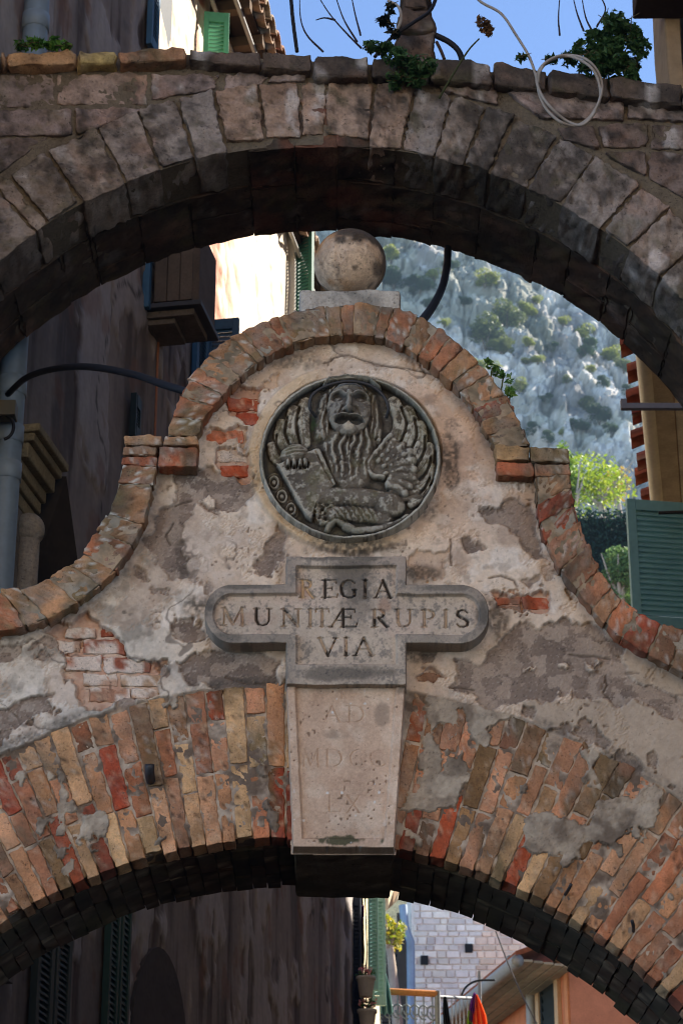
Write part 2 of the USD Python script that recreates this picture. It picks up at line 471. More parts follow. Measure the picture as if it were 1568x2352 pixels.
cracks = [[(745, 835), (765, 826), (800, 820), (830, 830), (880, 845), (930, 850), (1000, 866)], [(1033, 1582), (1055, 1580), (1085, 1583)], [(1390, 1550), (1398, 1572), (1384, 1590), (1400, 1606)], [(1305, 1503), (1335, 1506), (1360, 1505), (1400, 1512)],
          [(520, 1556), (570, 1572), (620, 1574), (655, 1582)], [(1120, 1330), (1150, 1325), (1180, 1334), (1190, 1345)], [(1030, 1240), (1040, 1300)], [(400, 1161), (440, 1150)], [(395, 1200), (380, 1230), (390, 1250)]]
lime += [[(981, 1594), (1120, 1620), (1143, 1645), (1130, 1713), (1094, 1718), (1074, 1692), (1079, 1635), (1053, 1630), (1035, 1733), (1027, 1676), (1001, 1676), (981, 1697), (973, 1625)], [(1368, 1842), (1430, 1826), (1502, 1800), (1523, 1842), (1497, 1888), (1445, 1914), (1435, 1966), (1378, 1935), (1352, 1924)], [(1327, 1697), (1378, 1728), (1368, 1811), (1337, 1800), (1358, 1749)]]
ST = 0.0045
gx, gz = np.arange(-1.62, 1.62, ST), np.arange(2.75, 5.86, ST)
X, Z = np.meshgrid(gx, gz, indexing='ij')
pu, pv = proj(np.stack([X, np.full(X.shape, D1), Z], -1))
mid_in = np.vstack([resample(cop_out['A'], 60) * .45 + resample(cop_in['A'], 60) * .55, [(330, 1040), (420, 1030)], resample(cop_out['B'], 60) * .4 + resample(cop_in['B'], 60) * .6, [(1180, 1050), (1270, 1060)], resample(cop_out['C'], 60) * .45 + resample(cop_in['C'], 60) * .55])
facepoly = np.vstack([mid_in, [(1900, 2600), (-330, 2600)]])
rin = np.hypot(X - IN_C[0], Z - IN_C[1]) - IN_R
rex = np.hypot(X - EX_C[0], Z - EX_C[1]) - EX_R
keep = inside(facepoly, pu, pv) & (rin > 0.012)
I = np.nonzero(keep.ravel())[0]
x, z, u, v, ri, re = (a.ravel()[I] for a in (X, Z, pu, pv, rin, rex))
P3 = np.stack([x, np.zeros_like(x), z], 1)
n_lo, n_mid, n_hi = fbm(P3, 5, 4, 1), fbm(P3, 22, 4, 2), fbm(P3, 90, 3, 3)
n_a, n_b = fbm(P3, 9, 5, 11), fbm(P3, 9, 5, 12)
wu, wv = u + 56 * n_a + 34 * n_mid + 9 * n_hi, v + 56 * n_b - 34 * fbm(P3, 22, 4, 19) + 9 * n_hi


def mask(polys, soft=1.5, uu=None, vv=None):
    m = np.zeros(len(u))
    uu, vv = (wu, wv) if uu is None else (uu, vv)
    for p in polys:
        p = np.asarray(p, float)
        lo, hi = p.min(0) - 60, p.max(0) + 60
        k = np.nonzero((uu > lo[0]) & (uu < hi[0]) & (vv > lo[1]) & (vv < hi[1]))[0]
        m[k] = np.maximum(m[k], sm(soft, -soft, psd(p, uu[k], vv[k])))
    return m


def spot(cx, cy, rx, ry, e=0.35):
    """a noisy stain round a point"""
    d = np.hypot((u - cx) / rx, (v - cy) / ry) + e * (n_a + n_mid) * 2
    return sm(1.0, 0.45, d)


mB, mI, mT, mR, mS = mask(brown, 3.5), mask(island), mask(tan, 3), mask(bare, 2.5), mask(scar, 1.5)
mB = np.maximum(mB, .9 * sm(.185, .20, n_b + .25 * n_mid + .06 * n_lo) * sm(1250, 1400, v))
mB = mB * (1 - mI)
speck = vnoise(P3 * 260, 5)
PL = lin((212, 192, 170))
col = np.broadcast_to(PL, P3.shape).copy()
col = mixc(col, lin((212, 176, 148)), np.clip(sm(830, 1050, u) * sm(1420, 1000, v) * 0.8 + 0.9 * n_lo, 0, 1))
col = mixc(col, lin((196, 188, 174)), np.clip(sm(560, 250, u) * 0.75 + n_lo, 0, 1))
col = mixc(col, lin((222, 210, 196)), sm(0.04, 0.2, n_a + n_mid * .6) * .6)
col = mixc(col, lin((150, 122, 102)), sm(0.06, 0.24, n_b) * .5)
col = mixc(col, lin((150, 142, 132)), sm(0.04, 0.24, fbm(P3, 3.2, 5, 23)) * .4)
col = mixc(col, lin((120, 106, 94)), sm(.08, .26, fbm(P3, 30, 5, 24)) * .4)
col = mixc(col, lin((128, 120, 108)), sm(0.02, 0.2, fbm(P3, 14, 5, 21)) * sm(520, 300, u) * .7)
ring0 = re < .0
h = 0.012 + 0.010 * n_lo + 0.006 * n_mid + 0.002 * n_hi
# second thinner skim coat flaking off
skim = sm(0.015, 0.03, fbm(P3, 7, 5, 31) + .04 * np.sign(speck - .5))
h -= 0.0035 * skim
col = mixc(col, lin((176, 150, 128)), skim * .45)
col = mixc(col, lin((172, 154, 134)), mT)
h -= mT * 0.002
BR = mixc(np.broadcast_to(lin((138, 120, 106)), P3.shape), lin((108, 94, 84)), np.clip(.5 + 1.6 * n_a, 0, 1))
BR = mixc(BR, lin((158, 144, 130)), sm(.78, .95, speck) * .8)
BR = mixc(BR, lin((70, 62, 54)), sm(.2, .08, speck) * .6)
rimB = np.clip(4 * mB * (1 - mB), 0, 1)
col = mixc(col, BR, mB * (.86 + .14 * np.sign(n_mid)))
col = mixc(col, lin((214, 204, 190)), rimB * .2 * sm(.4, .6, speck))
h = h * (1 - .5 * mB) - 0.006 * mB + mB * .003 * (speck - .5)
col = mixc(col, mixc(np.broadcast_to(lin((196, 174, 154)), P3.shape), lin((182, 142, 118)), np.clip(.5 + 2.5 * n_mid, 0, 1)), mR)
h -= 0.020 * mR
col = mixc(col, lin((190, 164, 140)), mS)
h -= 0.010 * mS - .006 * mS * n_mid
# plaster collar round the medallion
dm = np.hypot((u - MED_C[0]) / (MED_A[0] + 14), (v - MED_C[1] - 4) / (MED_A[1] + 14))
collar = sm(1.10, 1.05, dm) * sm(0.30, -0.2, np.cos(np.arctan2(v - MED_C[1], u - MED_C[0]) - math.pi * 0.85) * -1)
h += 0.020 * collar
col = mixc(col, lin((206, 176, 136)), collar * .65)
# soot and damp
soot = np.clip(spot(1032, 1060, 26, 95) + spot(1040, 1105, 22, 40) + .85 * spot(985, 1180, 34, 30) + spot(815, 1262, 125, 26) + .9 * spot(965, 1318, 70, 26) + .9 * spot(1145, 1420, 34, 62) + .8 * spot(965, 1505, 50, 24) + .7 * spot(660, 830, 130, 26)
               + .6 * spot(470, 1385, 60, 30) + .75 * spot(940, 1160, 40, 40) + .6 * spot(440, 1400, 46, 40) + .55 * spot(900, 900, 120, 60) * 0 + .5 * spot(1075, 900, 30, 60), 0, 1)
soot = np.maximum(soot, .75 * sm(22, 4, np.abs(re * 600 - 8)) * np.clip(.35 + 4 * n_a, 0, 1))
soot = np.maximum(soot, .5 * sm(60, 10, segd(u, v, cop_in['A'][2:])) * np.clip(.6 + 3 * n_mid, 0, 1))
soot = np.maximum(soot, .45 * sm(34, 6, segd(u, v, cop_in['B'])) * np.clip(.5 + 4 * n_mid, 0, 1))
col = mixc(col, lin((62, 58, 52)), soot * .82 * np.clip(.75 + 2 * n_hi + n_mid, 0, 1))
hair = sm(.011, .003, np.abs(fbm(P3, 2.6, 5, 92))) * sm(.02, .12, fbm(P3, 1.7, 3, 93)) * (1 - ring0)
col = mixc(col, lin((92, 80, 70)), hair * .7)
h -= .002 * hair
for c in cracks:
    w = sm(3.2, .8, segd(u + 14 * n_mid, v + 14 * n_a, c))
    h -= .006 * w
    col = mixc(col, lin((84, 72, 62)), w * .8)
mcore = sm(1.0, .97, np.hypot((u - MED_C[0]) / MED_A[0], (v - MED_C[1]) / MED_A[1]))
h = h * (1 - mcore) - .03 * mcore
pits = sm(.83, .9, vnoise(P3 * 75, 9)) * sm(.55, .7, vnoise(P3 * 9, 10))
h -= .003 * pits
col = mixc(col, lin((110, 94, 80)), pits * .7)
# joints of the arch ring, and lime smeared over its bricks
ring = sm(0.006, -0.006, re + 0.02 * n_a + .012 * n_mid)
mL = np.maximum(mask(lime, 2.5), sm(.21, .23, fbm(P3 * [1, 1, .7], 8, 5, 35) + .02 * n_hi))
h = h * (1 - ring) + ring * (-0.0024 + 0.008 * n_mid + .004 * n_hi)
LM = mixc(np.broadcast_to(lin((180, 162, 142)), P3.shape), lin((104, 88, 74)), np.clip(.45 + 3 * n_mid + n_a, 0, 1))
col = mixc(col, LM, ring)
LM2 = mixc(np.broadcast_to(lin((166, 150, 130)), P3.shape), lin((112, 98, 84)), np.clip(.4 + 2.5 * n_a + 2 * n_mid, 0, 1))
LM2 = mixc(LM2, lin((88, 76, 64)), sm(.2, .08, speck) * .4 + sm(.05, .2, fbm(P3, 15, 4, 33)) * .4)
LM2 = mixc(LM2, lin((186, 172, 152)), sm(.05, .2, fbm(P3, 12, 4, 34)) * .5)
col = mixc(col, LM2, mL * ring)
h = np.where(ring > .5, np.maximum(h, mL * (.009 + .014 * n_mid + .008 * n_a + .004 * n_hi) - .012 * (1 - mL)), h)
h = h - ring * sm(.06, .0, ri) * .02
full = np.zeros((X.size, 3))
full[:] = np.stack([X.ravel(), np.full(X.size, D1), Z.ravel()], 1)
full[I, 1] = D1 - h
cc = np.zeros((X.size, 3))
cc[I] = col
kc = keep[:-1, :-1] & keep[1:, :-1] & keep[:-1, 1:] & keep[1:, 1:]
fv, ff, used = sheet(full.reshape(*X.shape, 3), kc)
obj('plaster_face', fv, ff, MATS['plaster'], GATE, cc[used], label='flaking pale plaster face with brown mortar patches')

# --- bricks
TANS = [(208, 148, 104), (208, 154, 114), (202, 136, 98), (194, 122, 84), (212, 162, 116), (204, 142, 104), (210, 150, 112), (214, 170, 122), (196, 140, 98)]
REDS = [(178, 82, 48), (162, 72, 46), (186, 104, 68), (164, 88, 62)]
DRK = [(158, 112, 76), (146, 110, 72), (166, 124, 82), (150, 98, 70)]


def brick_col(P, base, seed, dirt=0.0, lichen=0.0):
    c = np.broadcast_to(lin(base), P.shape)
    a, b, d = fbm(P + seed, 16, 4, seed), fbm(P, 60, 3, seed + 1), fbm(P, 7, 4, 77)
    c = mixc(c, lin(base) * .58, np.clip(.2 + 2.4 * a, 0, 1))
    c = mixc(c, lin((84, 76, 50)), sm(.06, .24, fbm(P * [1.5, 1, .6], 5, 4, 64) + .3 * a) * .75 * min(1, .4 + dirt * 3))
    c = mixc(c, lin((160, 144, 126)), sm(.12, .28, fbm(P, 9, 5, 65)) * .4)
    c = mixc(c, lin((206, 178, 146)), sm(.1, .3, b) * .45)
    c = mixc(c, lin((74, 66, 52)), np.clip(dirt + 3.0 * d * (.3 + dirt) + 1.2 * b * dirt, 0, .9))
    if lichen:
        c = mixc(c, lin((118, 106, 74)), sm(.02, .2, fbm(P, 24, 4, 60)) * lichen * .6)
        c = mixc(c, lin((128, 118, 106)), sm(-.02, .18, fbm(P, 13, 5, 66)) * lichen * .75)
        s = sm(.68, .80, vnoise(P * 95, 61)) * sm(.40, .6, vnoise(P * 12, 62))
        c = mixc(c, lin((190, 188, 176)), s * lichen)
    pit = sm(.80, .90, vnoise(P * 105, 63)) * sm(.40, .6, vnoise(P * 9 + seed, 68))
    return mixc(c, lin((58, 40, 30)), pit * .75)


def brick(name, quad_f, yb, base, seed, dirt=0, lichen=0, r=.0045, amp=.0035, parent=None, step=(.013, .016, .06), mat='brick'):
    f = np.asarray(quad_f, float)
    b = f.copy()
    b[:, 1] = yb
    v, fc = hexa(f, b, r, step, amp, 26, seed)
    return obj(name, v, fc, MATS[mat], parent or GATE, brick_col(v, base, seed, dirt, lichen))


# arch ring: each radial course cut in two or three bricks
ang = math.radians(180 - 38)
k = 0
special = {}
while ang > math.radians(23):
    w = rng.uniform(.047, .060) / IN_R
    a0, a1 = ang, ang - w
    ang -= w
    am = (a0 + a1) / 2
    xm = IN_C[0] + 2.05 * math.cos(am)
    if -.165 < xm < .175:
        continue                                # the keystone stands here
    d = np.array([math.cos(am), math.sin(am)])
    # length of the course: intrados to extrados along the radius
    o = np.array(IN_C) - np.array(EX_C)
    bq = np.dot(o, d)
    Rout = -bq + math.sqrt(bq * bq - (np.dot(o, o) - EX_R ** 2)) + rng.uniform(-.012, .012)
    Rin = IN_R + rng.uniform(-.003, .004) + (.012 if rng.random() < .06 else 0)
    span = Rout - Rin
    t, cutsr = 0.0, [0.0]
    first = rng.choice([.26, .14, .20, .26])
    t = first / span
    while t < .86:
        cutsr.append(t + rng.uniform(-.02, .02))
        t += rng.choice([.26, .25, .13, .19]) / span
    cutsr.append(1.0)
    for t0, t1 in zip(cutsr[:-1], cutsr[1:]):
        j = .003
        r0, r1 = Rin + span * t0 + j * (t0 > 0), Rin + span * t1 - j * (t1 < 1)
        g = rng.uniform(.001, .0035)
        xc = lambda a, rr, s: np.array([IN_C[0] + rr * math.cos(a) + s * math.sin(a), 0, IN_C[1] + rr * math.sin(a) - s * math.cos(a)])
        yf = D1 - .0022 - rng.uniform(-.003, .0035)
        qd = [xc(a0, r0, g), xc(a1, r0, -g), xc(a1, r1, -g), xc(a0, r1, g)]
        for q_ in qd:
            q_[1] = yf + rng.uniform(-.002, .002)
            q_[0] += rng.uniform(-.002, .002)
            q_[2] += rng.uniform(-.002, .002)
        p = rng.random()
        base = rng.choice(TANS) if p < .70 else rng.choice(REDS) if p < .84 else rng.choice(DRK)
        base = tuple(np.minimum(np.array(base) * rng.uniform(.86, 1.06), 235))
        dirt = .03 + .75 * max(0, (t0 + t1) / 2 - .66) + (.22 if rng.random() < .13 else 0)
        brick('brick', qd, D1 + .12, base, k, dirt, .3 if t1 > .8 else .1)
        k += 1
# underside of the arch, rows of bricks running back through the wall
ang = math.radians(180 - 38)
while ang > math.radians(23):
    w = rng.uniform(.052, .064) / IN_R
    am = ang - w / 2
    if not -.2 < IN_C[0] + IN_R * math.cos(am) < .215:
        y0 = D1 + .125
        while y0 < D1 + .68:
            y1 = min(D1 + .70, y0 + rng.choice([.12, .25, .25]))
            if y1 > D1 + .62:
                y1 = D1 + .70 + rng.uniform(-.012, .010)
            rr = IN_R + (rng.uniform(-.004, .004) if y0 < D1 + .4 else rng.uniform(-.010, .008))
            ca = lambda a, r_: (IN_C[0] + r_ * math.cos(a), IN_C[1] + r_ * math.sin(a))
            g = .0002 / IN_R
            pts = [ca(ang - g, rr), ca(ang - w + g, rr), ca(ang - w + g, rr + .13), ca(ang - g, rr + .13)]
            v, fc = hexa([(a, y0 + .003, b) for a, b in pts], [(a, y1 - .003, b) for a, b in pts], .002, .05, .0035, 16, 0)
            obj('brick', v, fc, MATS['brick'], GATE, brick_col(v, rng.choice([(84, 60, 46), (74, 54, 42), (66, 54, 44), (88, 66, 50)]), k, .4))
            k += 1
            y0 = y1
    ang -= w

# coping bricks along the outline
tones = [TANS[2], TANS[3]] + [(186, 138, 98), (176, 130, 92), (190, 140, 102), (178, 120, 86)]


def coping(outp, inp, width, seed0, lich, red=0.15):
    po, pi_ = spline(outp, 12), spline(inp, 12)
    L = np.linalg.norm(np.diff(U(po[:, 0], po[:, 1], CF), axis=0), axis=1).sum()
    n = max(2, int(L / width))
    t = np.linspace(0, 1, n + 1)
    t[1:-1] += np.array([rng.uniform(-.28, .28) for _ in range(n - 1)]) / n
    o, i_ = resample(outp, t), resample(inp, t)
    for q_ in range(n):
        a, b, c, d = i_[q_], i_[q_ + 1], o[q_ + 1], o[q_]
        yf = CF + rng.uniform(-.005, .005)
        W = U(*np.array([a, b, c, d]).T, yf)
        ctr = W.mean(0)
        W = ctr + (W - ctr) * (1 - .0016 / max(width, .05))
        W[2:] += (W[2:] - W[1::-1]) * rng.uniform(-.05, .04)
        base = rng.choice(REDS) if rng.random() < red else rng.choice(tones)
        brick('coping_brick', W, D1 + .64, tuple(np.array(base) * rng.uniform(.88, 1.05)), seed0 + q_, .2 + .14 * rng.random(), lich, .006, .0060)




def band(outp, inp):
    """mortar between and over the coping bricks"""
    n, m = 260, 26
    o, i_ = resample(outp, n), resample(inp, n)
    t = np.linspace(.03, .985, m)[None, :, None]
    q_ = i_[:, None] * (1 - t) + o[:, None] * t
    P = U(q_[..., 0], q_[..., 1], CF)
    f_ = P.reshape(-1, 3)
    d = (.0062 + .014 * fbm(f_, 16, 4, 36) + .006 * fbm(f_, 60, 2, 37)).reshape(n, m)
    edge = np.minimum(np.arange(m), m - 1 - np.arange(m))[None, :]
    P[..., 1] += d + np.where(edge == 0, .5, 0)
    c = mixc(np.broadcast_to(lin((156, 134, 108)), f_.shape), lin((104, 92, 74)), np.clip(.5 + 3 * fbm(f_, 20, 4, 38), 0, 1))
    c = mixc(c, lin((150, 144, 130)), sm(.02, .2, fbm(f_, 11, 4, 39)) * .6)
    v, f, us_ = sheet(P)
    obj('mortar', v, f, MATS['plaster'], GATE, c[us_])


for k_ in 'ABC':
    band(cop_out[k_], cop_in[k_])
coping(cop_out['A'], cop_in['A'], .088, 2000, .9, .2)
coping(cop_out['B'], cop_in['B'], .078, 2100, .75, .12)
coping(cop_out['C'], cop_in['C'], .080, 2200, .45, .3)
for i, qd in enumerate([[(284, 1021), (372, 1022), (374, 998), (286, 998)], [(374, 1022), (457, 1022), (452, 1000), (376, 999)], [(281, 1045), (360, 1046), (362, 1024), (283, 1023)], [(362, 1072), (453, 1071), (456, 1025), (364, 1026)], [(279, 1067), (361, 1072), (361, 1048), (281, 1047)],
                        [(1137, 1056), (1215, 1058), (1216, 1023), (1135, 1020)], [(1217, 1060), (1308, 1062), (1307, 1029), (1218, 1024)], [(1140, 1092), (1228, 1095), (1224, 1060), (1138, 1058)], [(1229, 1094), (1311, 1090), (1309, 1064), (1226, 1062)]]):
    W = U(*np.array(qd, float).T, CF - .004 + rng.uniform(-.006, .006))
    brick('coping_brick', W, D1 + .64, [(170, 128, 92), (206, 150, 106), (160, 116, 84), (182, 100, 66), (166, 92, 62), (190, 150, 104), (180, 142, 98), (178, 100, 66), (170, 114, 78)][i], 2300 + i, .2, .7 if i < 5 else .4, .008, .004)
# bricks bared where the plaster fell
for i, (x0, y0, x1, y1, base) in enumerate([(520, 912, 600, 944, REDS[0]), (540, 946, 608, 976, REDS[1]), (472, 986, 560, 1019, REDS[2]), (492, 1032, 570, 1062, (196, 172, 150)), (505, 1066, 582, 1096, REDS[0]),
                                            (1135, 1370, 1196, 1390, (176, 100, 68)), (1200, 1370, 1264, 1402, REDS[0]), (1150, 1391, 1197, 1410, (190, 140, 110)), (950, 1546, 1016, 1570, (176, 130, 106)),
                                            (150, 1440, 222, 1466, (186, 150, 128)), (100, 1470, 186, 1500, (178, 140, 118)), (190, 1468, 288, 1503, (158, 96, 74)), (150, 1506, 232, 1540, (176, 112, 90)), (236, 1508, 346, 1545, (150, 84, 62)),
                                            (190, 1546, 270, 1576, (190, 146, 118)), (274, 1550, 372, 1578, (188, 150, 116)), (206, 1580, 300, 1612, (184, 134, 106)), (304, 1582, 366, 1604, (186, 146, 118)), (232, 1420, 262, 1462, (150, 76, 52))]):
    W = U(*np.array([(x0, y1), (x1, y1), (x1, y0), (x0, y0)], float).T, D1 + .003 - rng.uniform(0, .004))
    v, fc = hexa(W, W + [0, .08, 0], .006, .014, .005, 30, 2400 + i)
    c = brick_col(v, base, 2400 + i, .02)
    c = mixc(c, lin((206, 190, 174)), sm(.0, .1, fbm(v, 20, 4, 91)) * (.88 if i > 8 or i == 3 else .15))
    obj('brick', v, fc, MATS['brick'], GATE, c)

# --- lettering: strokes in a unit box, thick and thin with serifs
A_, B_, S_ = .15, .075, .05
GL = {
    'I': (.3, [(.15, 0, .15, 1, A_), (.02, 0, .28, 0, S_), (.02, 1, .28, 1, S_)]),
    'R': (.8, [(.18, 0, .18, 1, A_), (.02, 0, .34, 0, S_), (.02, 1, .45, 1, S_), (.45, 1, .6, .9, B_ + .03), (.6, .9, .62, .75, A_), (.62, .75, .56, .6, B_ + .03), (.56, .6, .42, .53, B_), (.42, .53, .18, .53, S_), (.36, .53, .74, .02, A_), (.7, 0, .86, 0, S_)]),
    'E': (.75, [(.18, 0, .18, 1, A_), (.02, 0, .7, 0, S_), (.02, 1, .66, 1, S_), (.66, 1, .68, .82, S_), (.18, .52, .5, .52, S_), (.5, .6, .5, .44, S_), (.7, 0, .74, .2, S_)]),
    'G': (.9, [(.78, .85, .62, .98, B_), (.62, .98, .42, 1, B_), (.42, 1, .2, .88, B_ + .02), (.2, .88, .08, .66, A_), (.08, .66, .08, .36, A_), (.08, .36, .2, .12, A_), (.2, .12, .42, 0, B_), (.42, 0, .65, .02, B_), (.65, .02, .78, .14, B_), (.78, .14, .78, .42, A_), (.66, .44, .9, .44, S_)]),
    'A': (1., [(.12, 0, .5, 1, B_), (.5, 1, .88, 0, A_), (.24, .36, .74, .36, S_), (.0, 0, .24, 0, S_), (.74, 0, 1, 0, S_)]),
    'M': (1.2, [(.16, 0, .2, 1, B_), (.2, 1, .6, .08, A_), (.6, .08, 1., 1, B_), (1., 1, 1.05, 0, A_), (.04, 0, .3, 0, S_), (.04, 1, .24, 1, S_), (.92, 0, 1.2, 0, S_), (.98, 1, 1.16, 1, S_)]),
    'U': (.9, [(.16, 1, .16, .3, A_), (.16, .3, .26, .08, A_), (.26, .08, .45, 0, B_), (.45, 0, .66, .08, B_), (.66, .08, .76, .3, B_), (.76, .3, .76, 1, B_), (.02, 1, .32, 1, S_), (.64, 1, .9, 1, S_)]),
    'N': (1., [(.16, 0, .16, 1, B_), (.14, 1, .84, 0, A_), (.84, 0, .84, 1, B_), (.02, 0, .3, 0, S_), (0, 1, .2, 1, S_), (.7, 1, 1, 1, S_)]),
    'T': (.8, [(.4, 0, .4, 1, A_), (.04, 1, .78, 1, S_), (.04, 1, .03, .82, S_), (.78, 1, .8, .82, S_), (.26, 0, .54, 0, S_)]),
    'Æ': (1.45, [(.12, 0, .68, 1, B_), (.72, 0, .72, 1, A_), (.3, .36, .72, .36, S_), (0, 0, .24, 0, S_), (.58, 0, 1.36, 0, S_), (.62, 1, 1.28, 1, S_), (1.28, 1, 1.3, .82, S_), (.72, .54, 1.1, .54, S_), (1.1, .62, 1.1, .46, S_), (1.36, 0, 1.4, .2, S_)]),
    'P': (.75, [(.18, 0, .18, 1, A_), (.02, 0, .34, 0, S_), (.02, 1, .45, 1, S_), (.45, 1, .62, .88, B_ + .03), (.62, .88, .64, .72, A_), (.64, .72, .56, .54, B_ + .03), (.56, .54, .42, .46, B_), (.42, .46, .18, .46, S_)]),
    'S': (.7, [(.6, .84, .48, .97, B_), (.48, .97, .3, 1, B_), (.3, 1, .12, .9, B_), (.12, .9, .1, .72, A_), (.1, .72, .24, .58, A_), (.24, .58, .48, .46, A_), (.48, .46, .62, .3, A_), (.62, .3, .58, .1, A_), (.58, .1, .4, 0, B_), (.4, 0, .2, .02, B_), (.2, .02, .06, .18, B_)]),
    'V': (1., [(.12, 1, .5, 0, A_), (.5, 0, .88, 1, B_), (0, 1, .28, 1, S_), (.74, 1, 1, 1, S_)]),
    'D': (.95, [(.18, 0, .18, 1, A_), (.02, 0, .5, 0, S_), (.02, 1, .5, 1, S_), (.5, 1, .74, .88, B_), (.74, .88, .86, .62, A_), (.86, .62, .86, .38, A_), (.86, .38, .74, .12, B_ + .03), (.74, .12, .5, 0, B_)]),
    'C': (.85, [(.8, .84, .64, .98, B_), (.64, .98, .42, 1, B_), (.42, 1, .2, .88, B_ + .02), (.2, .88, .08, .66, A_), (.08, .66, .08, .36, A_), (.08, .36, .2, .12, A_), (.2, .12, .42, 0, B_), (.42, 0, .65, .02, B_), (.65, .02, .8, .16, B_)]),
    'L': (.75, [(.18, 0, .18, 1, A_), (.02, 0, .68, 0, S_), (.02, 1, .36, 1, S_), (.68, 0, .74, .22, S_)]),
    'X': (.95, [(.12, 1, .82, 0, A_), (.84, 1, .12, 0, B_), (0, 1, .3, 1, S_), (.7, 1, .96, 1, S_), (0, 0, .28, 0, S_), (.66, 0, .96, 0, S_)]),
    '.': (.2, [(.1, .03, .1, .05, .16)])}


def letters(uu, vv, items, fat=1.0):
    """depth 0..1 of the cut letters at the points; items: (letter, x0, x1, top, bottom)"""
    d = np.full(uu.shape, 99.0)
    which = np.zeros(uu.shape, int)
    for n_, (ch, x0, x1, t, b) in enumerate(items):
        w, st = GL[ch]
        hh = b - t
        k_ = (uu > x0 - 8) & (uu < x1 + 8) & (vv > t - 8) & (vv < b + 8)
        a, c = (uu[k_] - x0) / (x1 - x0) * w, (b - vv[k_]) / hh
        sx = (x1 - x0) / w / hh
        dd = np.full(a.shape, 99.0)
        for (p, q_, r_, s_, wd) in st:
            dd = np.minimum(dd, segd(a * sx, c, [(p * sx, q_), (r_ * sx, s_)]) - wd * fat / 2)
        dd *= hh
        better = dd < d[k_]
        wk = which[k_]
        wk[better] = n_
        which[k_] = wk
        d[k_] = np.minimum(d[k_], dd)
    return sm(.6, -1.0, d), which


def relief(name, us, vs, Y, step, fn, mat='stone', label=None):
    """a cut stone front: fn(u, v, P) -> (depth towards the viewer, colour, where the stone is)"""
    c = U(np.array([us[0], us[1], us[0], us[1]], float), np.array([vs[0], vs[0], vs[1], vs[1]], float), Y)
    xs, zs = np.arange(c[:, 0].min(), c[:, 0].max(), step), np.arange(c[:, 2].min(), c[:, 2].max(), step)
    Xg, Zg = np.meshgrid(xs, zs, indexing='ij')
    P = np.stack([Xg, np.full(Xg.shape, Y), Zg], -1)
    uu, vv = proj(P)
    hh, cl, on = fn(uu, vv, P)
    P[..., 1] = Y - hh
    kc_ = on[:-1, :-1] | on[1:, :-1] | on[:-1, 1:] | on[1:, 1:]
    a, b, us_ = sheet(P, kc_)
    return obj(name, a, b, MATS[mat], GATE, cl.reshape(-1, 3)[us_], label=label)


def z2(*pts):
    return [(447.8 + .4467 * a, 1251.7 + .4467 * b) for a, b in pts]


def rrect(uu, vv, x0, y0, x1, y1, r):
    cx, cy, hx, hy = (x0 + x1) / 2, (y0 + y1) / 2, (x1 - x0) / 2 - r, (y1 - y0) / 2 - r
    dx, dy = np.abs(uu - cx) - hx, np.abs(vv - cy) - hy
    return np.hypot(np.maximum(dx, 0), np.maximum(dy, 0)) + np.minimum(np.maximum(dx, dy), 0) - r


PLQ = D1 - .085
LINES = [('R', 535, 612, 173, 262), ('E', 648, 735, 172, 261), ('G', 745, 832, 172, 262), ('I', 862, 890, 172, 262), ('A', 918, 1016, 174, 262),
         ('M', 128, 262, 316, 405), ('U', 298, 395, 320, 406), ('N', 440, 548, 322, 409), ('I', 580, 606, 322, 410), ('T', 618, 690, 322, 410), ('Æ', 688, 838, 322, 412), ('R', 905, 992, 324, 413), ('U', 1028, 1122, 324, 413), ('P', 1162, 1240, 326, 413), ('I', 1278, 1304, 326, 413), ('S', 1342, 1412, 326, 413),
         ('V', 630, 738, 470, 560), ('I', 764, 790, 470, 560), ('A', 812, 924, 470, 560)]
LINES = [(c, 447.8 + .4467 * a, 447.8 + .4467 * b, 1251.7 + .4467 * t, 1251.7 + .4467 * w) for c, a, b, t, w in LINES]


